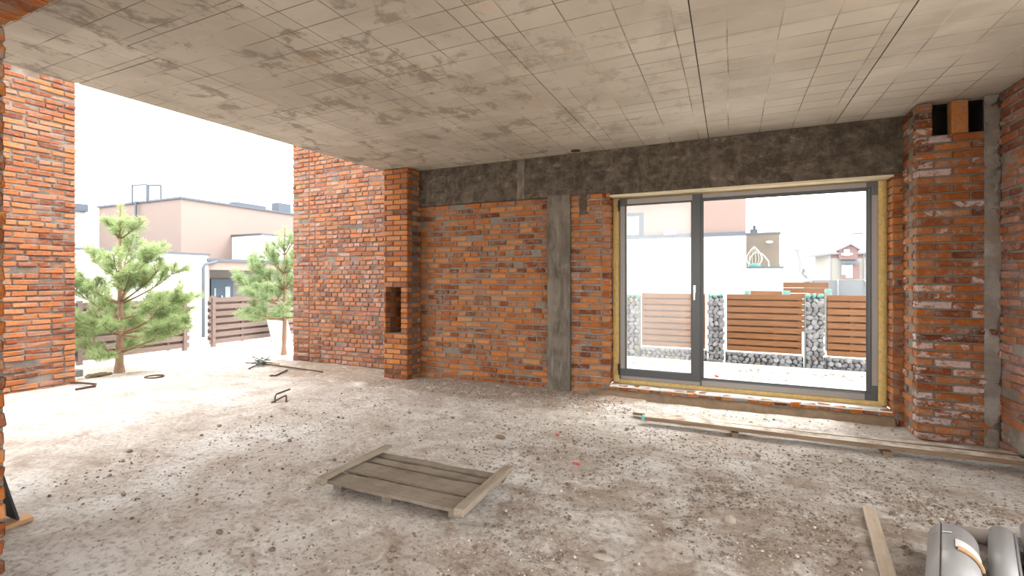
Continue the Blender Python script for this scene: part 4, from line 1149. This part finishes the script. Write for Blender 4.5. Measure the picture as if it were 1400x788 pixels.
# ------------------------------------------------------------------ garden beyond the window: gabion fence
YG = 10.15; GZ = -.2
STONES = []
for k in range(6):
    rg = random.Random(100+k); mb = MB(); mb.blob((0,0,0), 1, 1, .34, (1.1,.7,.95), [.1,.35,.55,.75,.85,1.0][k], 0, rg); STONES.append(link_mesh('stone', mb, [M['stone']]))
mbt = MB(); mbt.blob((0,0,0), 1, 1, .2, (1,.8,.8), .5); STONE_T = link_mesh('teal_stone', mbt, [M['tealump']])
def fill_stones(t, x0, x1, z0, z1, y, size, rg, teal=0):
    off = t.location
    nz = max(1, round((z1-z0)/(size*1.5))); nx = max(1, round((x1-x0)/(size*1.85)))
    for j in range(nz):
        for i in range(nx):
            tl = j >= nz-teal
            o = bpy.data.objects.new('teal_stone' if tl else 'stone', STONE_T if tl else rg.choice(STONES[:5] if rg.random() > .03 else [STONES[5]])); COL.objects.link(o); o.parent = t
            s = size*rg.uniform(.85,1.12)
            o.scale = (s*rg.uniform(.9,1.25), s*.9, s*rg.uniform(.8,1.15)); o.rotation_euler = (rg.uniform(-.5,.5), rg.uniform(-3,3), rg.uniform(-.5,.5))
            o.location = (x0+(i+.5+(.25 if j%2 else -.1)*rg.uniform(.6,1))*(x1-x0)/nx - off.x, y+rg.uniform(0,.03) - off.y, z0+(j+.5)*(z1-z0)/nz + rg.uniform(-.012,.012) - off.z)
    return nz*nx
rg = random.Random(50)
posts = []
for (pa, pb, which) in ((848, 874, 'left, seen through the dusty sash'), (967, 990, 'middle, right beside the window mullion'), (1101, 1128, 'right, with the widest view')):
    x0, x1 = at_y(pa, 450, YG).x, at_y(pb, 450, YG).x
    if pa == 848: x0 = x1-.33
    posts.append((x0, x1))
    zt = at_y((pa+pb)/2, 402, YG).z
    t = thing('gabion_post', 'grey stone gabion fence post, ' + which, 'gabion', ((x0+x1)/2, YG+.16, GZ), 'gabion posts beyond the window')
    mb = MB(); mb.box((x0+.02, YG+.05, GZ), (x1-.02, YG+.32, zt-.03)); o = obj('stone_core', mb, M['core'], t)
    fill_stones(t, x0+.01, x1-.01, GZ+.02, zt, YG+.03, .054, rg, 1)
    mb = MB()
    for x in (x0, x1):
        mb.box((x-.006, YG-.012, GZ), (x+.006, YG, zt+.01))
    for z in [GZ+.05+(zt-GZ-.05)*k/6 for k in range(7)]: mb.box((x0, YG-.012, z-.003), (x1, YG-.006, z+.003))
    obj('wire_cage', mb, M['wire'], t)
ztf = at_y(1045, 402.5, YG).z
secs = [(posts[0][1], posts[1][0], 'behind the dusty sash'), (posts[1][1], posts[2][0], 'in the middle of the clear pane'), (posts[2][1], posts[2][1]+1.35, 'at the right side of the clear pane')]
for (x0, x1, wh) in secs:
    zb_ = GZ+.25
    t = thing('gabion_plinth', 'low grey stone gabion base under the fence ' + wh, 'gabion', ((x0+x1)/2, YG+.16, GZ), 'gabion bases under the fence')
    mb = MB(); mb.box((x0+.02, YG+.05, GZ), (x1-.02, YG+.30, zb_-.03)); obj('stone_core', mb, M['core'], t)
    fill_stones(t, x0+.03, x1-.03, GZ+.015, zb_, YG+.03, .052, rg)
    t = thing('fence_panel', 'orange brown slatted fence panel ' + wh, 'fence', ((x0+x1)/2, YG+.12, zb_+.02), 'wooden panels between gabion posts')
    n = 9; z0 = zb_+.03; sp = (ztf-z0-.10)/(n-1)
    mb = MB(); mbk = MB()
    for k in range(n):
        mb.box((x0+.045, YG+.05, z0+k*sp), (x1-.045, YG+.08, z0+k*sp+.092), R.random())
        if k < n-1: mbk.box((x0+.045, YG+.14, z0+(k+.5)*sp+.005), (x1-.045, YG+.16, z0+(k+.5)*sp+.093), R.random())
    obj('front_slats', mb, M['fence'], t)
    obj('rear_slats', mbk, M['fence'], t)
    for f_ in (.06, .31, .65, .94):
        x = x0+(x1-x0)*f_; mb = MB(); mb.box((x-.035, YG+.08, z0), (x+.035, YG+.14, ztf-.01)); obj('batten', mb, M['fence'], t)
mb = MB(); mb.box((-4, YG-.17, GZ-.05), (5, YG-.07, GZ+.055)); tag(obj('concrete_curb', mb, M['render_sill'], bevel=.008), 'white concrete curb along the foot of the gabion fence', 'curb')
mb = MB(); rg = random.Random(6)
for k in range(520):
    x, y = rg.uniform(-2.2, 3.4), rg.choice((rg.uniform(6.6, 9.8), rg.uniform(9.3, 9.9)))
    mb.blob((x, y, ground_z(x, y)), rg.uniform(.008,.034), 0, .3, (1.4,1,.4), rg.random()*.5, 0, rg)
tag(obj('yard_litter', mb, M['crumb']), 'brown crumbs scattered on the pale yard beyond the window', 'litter', None, 'stuff')
lump_p = at_floor(980, 516, GZ); mb = MB(); mb.blob((lump_p.x, lump_p.y, ground_z(lump_p.x, lump_p.y)+.02), .04, 1, .2, (1,1,.6)); tag(obj('brick_chip', mb, M['redscrap']), 'orange brick chip on the yard just beyond the window', 'brick')

# second row of fence behind
t = thing('rear_fence', 'low part of a second wooden fence peeping above the front panels', 'fence', (1.2, 13.2, -.3))
YB = 13.2
xa, xb = at_y(1026, 398, YB).x, at_y(1069, 398, YB).x; zt = at_y(1045, 398, YB).z
mb = MB()
for k in range(7): mb.box((xa, YB, zt-.11-k*.15), (xb, YB+.02, zt-k*.15))
obj('slats', mb, M['fence'], t)
for x in (xa+.1, xb-.1):
    mb = MB(); mb.box((x-.03, YB+.02, -.5), (x+.03, YB+.08, zt-.02)); obj('post', mb, M['fence'], t)
for (pa, pb, py, wh) in ((1018, 1025, 398, 'small teal topped gabion post far left in the second fence row'), (1070, 1080, 398, 'small teal topped gabion post in the middle of the second fence row'), (1129, 1137, 396, 'small teal topped gabion post in front of the trampoline')):
    x0, x1 = at_y(pa, py, YB).x, at_y(pb, py, YB).x; z = at_y(pa, py, YB).z
    t = thing('gabion_post', wh, 'gabion', ((x0+x1)/2, YB, -.3), 'second row of gabion posts')
    mb = MB(); rough_box(mb, (x0, YB-.06, -.35), (x1, YB+.15, z-.07), amp=.03); obj('stone_fill', mb, M['stone'], t)
    mb = MB(); rough_box(mb, (x0, YB-.06, z-.07), (x1, YB+.15, z), amp=.02); obj('teal_top', mb, M['tealump'], t)
# brown side fence and pale low roof further back
YS = 22
mb = MB(); x0, x1 = at_y(1071, 390, YS).x, at_y(1108, 390, YS).x; zt = at_y(1090, 386.5, YS).z
for k in range(9): mb.box((x0, YS+k*0, zt-.20-k*.22), (x1+.6, YS+.03, zt-k*.22))
tag(obj('brown_fence', mb, M['fence_back'], bevel=0), 'dark brown board fence left of the trampoline', 'fence')
YS = 30
pts = [at_y(1066, 386, YS), at_y(1108, 386, YS), at_y(1072, 368, YS), at_y(1080, 371, YS)]
t = thing('low_shed', 'low shed with a pale sloping roof left of the far house', 'shed', (pts[0].x+1, YS+1, -.8))
mb = MB(); x0, x1 = pts[0].x, pts[1].x; ze, zr = pts[0].z+.05, pts[2].z
mb.add([(x0,YS,ze),(x1,YS,ze),(x1,YS+4,ze),(x0,YS+4,ze),(x0+.4,YS+2,zr),(x0+.8,YS+2,zr)], [(0,1,5,4),(1,2,5),(2,3,4,5),(3,0,4),(3,2,1,0)]); obj('roof', mb, M['snow'], t)
bx('wall', 'white_wall', (x0+.15, YS+.2, -1.2), (x1-.3, YS+3.8, ze), t)
# white neighbour building straight ahead
YN = 16.0
nb = thing('white_building', 'white and pink flat roofed building filling the left half of the window', 'building', (-1, 18, -.6))
zc = at_y(940, 319.5, YN).z; xe = at_y(1020, 350, YN).x
bx('white_wall', 'white_wall', (-7, YN, ZB), (xe, YN+.3, zc-.12), nb); bx('parapet_coping', 'coping', (-7, YN-.03, zc-.12), (xe+.0, YN+.35, zc), nb)
pw = bx('pink_wall', 'peach2', (-7, YN+.05, zc), (xe, YN+2.3, 6.4), nb)
wa, wb2 = at_y(862, 291, YN).x, at_y(879, 291, YN).x; wz = at_y(870, 291, YN).z
wf = bx('window', 'coping', (wa-1.2, YN+.02, zc+.0), (wb2, YN+.06, wz), nb); bx('window_pane', 'doorglass', (wa-1.1, YN+.0, zc+.02), (wb2-.13, YN+.03, wz-.12), wf)
wx = at_y(908, 315, YN).x, at_y(925, 315, YN).x; bx('parapet_vent', 'white_wall', (wx[0], YN-.1, zc-.02), (wx[1], YN+.04, zc+.12), nb)
YK = 18.5
xa, xb = xe+.05, at_y(1066, 340, YK).x; zs_ = at_y(1043, 318, YK).z
tb = thing('terrace_block', 'brown boarded block with a white terrace parapet right of the white building', 'building', ((xa+xb)/2, YK+1, -.6))
bx('boarded_wall', 'siding', (xa, YK, ZB), (xb, YK+3, zs_-.06), tb); bx('roof_edge', 'coping', (xa, YK-.03, zs_-.06), (xb+.04, YK+3, zs_), tb)
ca, cb_ = at_y(1026, 314, YK).x, at_y(1036, 314, YK).x; cz = at_y(1030, 314, YK).z
bx('chimney_base', 'coping', (ca, YK+.1, zs_), (cb_, YK+.5, cz+.02), tb); 
mb = MB(); pz0 = at_y(1032, 307, YK).z; mb.tube([((ca+cb_)/2+.02, YK+.3, cz), ((ca+cb_)/2+.02, YK+.3, pz0)], .05, 8); obj('flue', mb, M['coping'], tb)
YT = 17.0; xb2 = at_y(1070, 380, YT).x; zp = at_y(1045, 364.5, YT).z
bx('terrace_parapet', 'white_wall', (xe+.05, YT, ZB), (xb2, YT+.2, zp-.06), tb); bx('terrace_floor', 'white_wall', (xe+.05, YT+.2, zp-.5), (xb2-.4, YK, zp-.35), tb); bx('parapet_coping', 'coping', (xe+.05, YT-.03, zp-.06), (xb2+.02, YT+.24, zp), tb)
YL = YK-.15; lp = at_y(1052, 331, YL); mb = MB(); mb.blob((lp.x, YL, lp.z), .07, 2, 0, (1.6,1,.7)); obj('wall_lamp', mb, M['paper'], tb)
# hanging egg chair
YE = 17.8; p = at_y(1031, 364, YE)
ec = thing('hanging_chair', 'pale hanging egg chair on the terrace in front of the brown boards', 'chair', (p.x, YE, zp-.4))
top = at_y(1033, 344.5, YE); mb = MB(); mb.tube([(p.x-.25, YE+.1, zp-.35), (p.x-.1, YE+.1, zp+.35), (top.x, YE+.05, top.z), (top.x+.2, YE, top.z-.08), (top.x+.38, YE, top.z-.32), (top.x+.42, YE, zp-.3)], .022, 6); obj('stand', mb, M['paper'], ec, smooth=True)
mb = MB(); c = Vector((p.x, YE-.05, zp+.27))
for q in range(14):
    a = 2*pi*q/14
    if sin(a) < -.75: continue
    mb.tube([c+Vector((.26*sin(pi*u)**.8*(1.15-.5*u)*cos(a), .22*sin(pi*u)**.8*(1.15-.5*u)*sin(a), -.30+.72*u)) for u in [k/10 for k in range(11)]], .009, 5)
obj('basket', mb, M['paper'], ec); mb = MB(); mb.blob((c.x, c.y, c.z-.22), .2, 2, .05, (1,.9,.4)); obj('cushion', mb, M['tealump'], ec)
# lamp post
YA = 40; p0, p1 = at_y(1094, 388, YA), at_y(1089.5, 342, YA)
mb = MB(); mb.tube([(p0.x, YA, -1.2), (p0.x, YA, p0.z+1.6), (p1.x, YA, p1.z)], .10, 6); mb.blob((p1.x, YA, p1.z), .16, 1, .1, (1.5,1,.7)); tag(obj('lamp_post', mb, M['roofgrey']), 'thin leaning lamp post standing left of the far house', 'post')
# trampoline
YP = 28; xa, xb = at_y(1106, 390, YP).x, at_y(1187, 390, YP).x; cx_, r_ = (xa+xb)/2, (xb-xa)/2; zt = at_y(1145, 383.5, YP).z; zb_ = .15
tr = thing('trampoline', 'garden trampoline with grey safety net in front of the far house', 'trampoline', (cx_, YP, -.9))
mb = MB(); n = 28; vs = []; fs = []
for z in (zb_, zt):
    k = 1 if z == zb_ else 1.0
    for i in range(n): vs.append((cx_+r_*.97*cos(2*pi*i/n)*k, YP+r_*.97*sin(2*pi*i/n)*k, z))
for i in range(n): fs.append((i, (i+1)%n, n+(i+1)%n, n+i))
mb.add(vs, fs); obj('safety_net', mb, M['net'], tr, smooth=True)
mb = MB(); mb.tube([(cx_+r_*cos(2*pi*i/n), YP+r_*sin(2*pi*i/n), zb_) for i in range(n+1)], .05, 6, caps=False); obj('frame_ring', mb, M['coping'], tr, smooth=True)
mb = MB(); mb.tube([(cx_, YP, zb_-.01), (cx_, YP, zb_+.01)], r_*.95, 28); obj('jumping_mat', mb, M['black'], tr)
for k in range(6):
    a = 2*pi*k/6+.35; c0, s0 = cos(a), sin(a); mb = MB(); mb.tube([(cx_+r_*c0, YP+r_*s0, -1.1), (cx_+r_*1.12*c0, YP+r_*1.12*s0, zb_+.4), (cx_+r_*1.06*c0, YP+r_*1.06*s0, zt-.25), (cx_+r_*.97*c0, YP+r_*.97*s0, zt+.03)], .035, 6); obj('net_pole', mb, M['roofgrey'], tr, smooth=True)
# far house
YH = 80.0
def hp(x, y, Y=YH): return at_y(x, y, Y)
fh = thing('far_house', 'cream and burgundy gabled house at the right of the window view', 'house', (hp(1150, 390).x, YH+4, -1.1))
xl, xc, xr = hp(1114, 370).x, hp(1135.3, 370).x, hp(1215, 370).x
ze = hp(1135, 346).z; zr = hp(1166.7, 327).z
bx('walls', 'cream', (xc, YH, -1.2), (xr, YH+9, ze), fh)
xl2 = xc
# left wall recedes: house corner at xc, its left side is seen by turning the body
mb = MB(); xq = at_y(1114, 370, YH+4.0).x
mb.prism([(xq, YH+4.0), (xc, YH), (xc+.01, YH+6), (xq+1.5, YH+9)], -1.2, ze-.05); obj('side_wall', mb, M['cream'], fh)
bx('burgundy_band', 'burgundy', (xc, YH-.05, hp(1150, 353).z), (xr, YH+.1, ze), fh)
mb = MB(); e0 = hp(1111, 349); 
mb.add([(xc-2.6, YH+2.0, ze-.3), (xc-.1, YH-.6, ze), (xr+.5, YH-.6, ze), (xr+.5, YH+5, zr), (hp(1160,328).x, YH+5, zr), (xc-2.2, YH+9, ze), (xr+.5, YH+10, ze)], [(0,1,4),(1,2,3,4),(0,4,5),(4,3,6,5)]); o = obj('main_roof', mb, M['roofgrey'], fh); so = o.modifiers.new('thick', 'SOLIDIFY'); so.thickness = .25
gl, gr, gp_ = hp(1146, 346).x, hp(1171, 346).x, hp(1160, 335)
mb = MB(); mb.add([(gl,YH-.6,ze-1.0),(gr,YH-.6,ze-1.0),(gr,YH-.6,hp(1171,341).z),(gp_.x,YH-.6,gp_.z),(gl,YH-.6,hp(1146,341).z),(gl,YH+2,ze-1.0),(gr,YH+2,ze-1.0),(gr,YH+2,hp(1171,341).z),(gp_.x,YH+4,gp_.z),(gl,YH+2,hp(1146,341).z)], [(0,1,2,3,4),(1,6,7,2),(5,0,4,9),(2,7,8,3),(4,3,8,9)]); dm = obj('gable', mb, M['burgundy'], fh)
mb = MB(); a, b, c = hp(1143.6, 341), hp(1161, 332.5), hp(1174, 340)
for p, q in ((a, b), (b, c)):
    mb.add([(p.x,YH-1,p.z),(q.x,YH-1,q.z),(q.x,YH+4,q.z),(p.x,YH+4,p.z),(p.x,YH-1,p.z-.25),(q.x,YH-1,q.z-.25),(q.x,YH+4,q.z-.25),(p.x,YH+4,p.z-.25)], [(0,1,2,3),(7,6,5,4),(0,4,5,1),(1,5,6,2),(2,6,7,3),(3,7,4,0)])
obj('gable_roof', mb, M['roofgrey'], dm)
def hw(name, m, x0, y0, x1, y1, d=.75, parent=fh):
    p, q = hp(x0, y1, YH-d), hp(x1, y0, YH-d); return bx(name, m, (p.x, YH-d, p.z), (q.x, YH-d+.12, q.z), parent)
f1 = hw('gable_window', 'paper', 1154, 341, 1161.7, 350); hw('window_pane', 'pane', 1155.5, 342.5, 1160, 348.5, .8, f1)
cw = hw('gable_front', 'cream', 1150, 345.5, 1166, 349.5, .70)
f2 = hw('balcony_door', 'paper', 1151, 362.5, 1166, 380); hw('door_pane', 'pane', 1152.5, 364, 1156, 379, .8, f2); hw('door_pane', 'pane', 1158.5, 364, 1164, 379, .8, f2)
hw('shutter', 'burgundy', 1166.8, 361.5, 1175, 381.5)
p, q = hp(1147, 360), hp(1172, 356.5); mb = MB(); mb.add([(p.x,YH-1.6,p.z),(q.x,YH-1.6,p.z),(q.x-.4,YH-.1,q.z+.2),(p.x+.2,YH-.1,q.z+.2)], [(0,1,2,3)]); o = obj('canopy', mb, M['coping'], fh); so = o.modifiers.new('thick', 'SOLIDIFY'); so.thickness = .15
p = hp(1149, 376, YH-.9); q = hp(1156, 381, YH-.9); bx('balcony_box', 'burgundy', (p.x, YH-1.2, q.z), (q.x, YH-.8, p.z), fh)
ca, cb_ = hp(1167, 330, YH+4), hp(1178, 320, YH+4); ck = bx('chimney', 'white_wall', (ca.x, YH+4, zr-1), (cb_.x, YH+5.2, cb_.z), fh); bx('chimney_cap', 'coping', (ca.x-.15, YH+3.85, cb_.z), (cb_.x+.15, YH+5.35, cb_.z+.15), ck)
for xx in (1135.5, 1181): p = hp(xx, 370, YH-.15); mb = MB(); mb.tube([(p.x, YH-.15, -1.2), (p.x, YH-.15, ze)], .07, 6); obj('drainpipe', mb, M['roofgrey'], fh)
# bare trees on the horizon, distance haze painted into their pale grey
mb = MB(); rg = random.Random(77)
for k in range(46):
    x = at_y(1062+k*1.5, 381, 140).x; mb.tube([(x, 140, -1.2), (x+rg.uniform(-.4,.4), 140+rg.uniform(-3,3), rg.uniform(3.0,6.0))], .5, 5, .15); mb.blob((x, 140+rg.uniform(-3,3), rg.uniform(1.5,3.5)), rg.uniform(1.2,2.3), 1, .3, (1,1,1), .5, 0, rg)
tag(obj('distant_trees', mb, M['haze_tree']), 'haze-paled grey belt of bare trees on the horizon left of the far house', 'trees', None, 'stuff')

# ------------------------------------------------------------------ light, camera
for o in LOCAL:
    if '_local' in o: del o['_local']
W = bpy.data.worlds.new('overcast'); SC.world = W; W.use_nodes = True
nt = W.node_tree; nt.nodes.clear()
bg = nt.nodes.new('ShaderNodeBackground'); bg.inputs[0].default_value = (1.0, .985, .955, 1); bg.inputs[1].default_value = 1.0
wo = nt.nodes.new('ShaderNodeOutputWorld'); nt.links.new(bg.outputs[0], wo.inputs[0])
sl_ = bpy.data.lights.new('veiled_sun', 'SUN'); sl_.energy = 1.25; sl_.angle = math.radians(28); sl_.color = (1, .97, .92)
so_ = bpy.data.objects.new('veiled_sun', sl_); COL.objects.link(so_); so_.location = (6, 12, 14)
so_.rotation_euler = Vector((.42, .52, .95)).normalized().to_track_quat('Z', 'Y').to_euler()
cam = bpy.data.cameras.new('camera'); co_ = bpy.data.objects.new('camera', cam); COL.objects.link(co_); SC.camera = co_
co_.location = (0, 0, EYE); co_.rotation_euler = (pi/2, 0, TH)
cam.sensor_width = 36; cam.sensor_fit = 'HORIZONTAL'; cam.lens = 36*FPX/1400; cam.shift_x = 0; cam.shift_y = -(394-HYP)/1400; cam.clip_end = 1000; cam.clip_start = .02
vs_ = SC.view_settings; vs_.view_transform = 'Standard'; vs_.look = 'None'; vs_.gamma = 1; vs_.use_curve_mapping = False; vs_.exposure = 2.62
SC.cycles.use_denoising = True; SC.cycles.diffuse_bounces = 8; SC.cycles.max_bounces = 14; SC.cycles.transparent_max_bounces = 12
SC.cycles.sample_clamp_indirect = 8
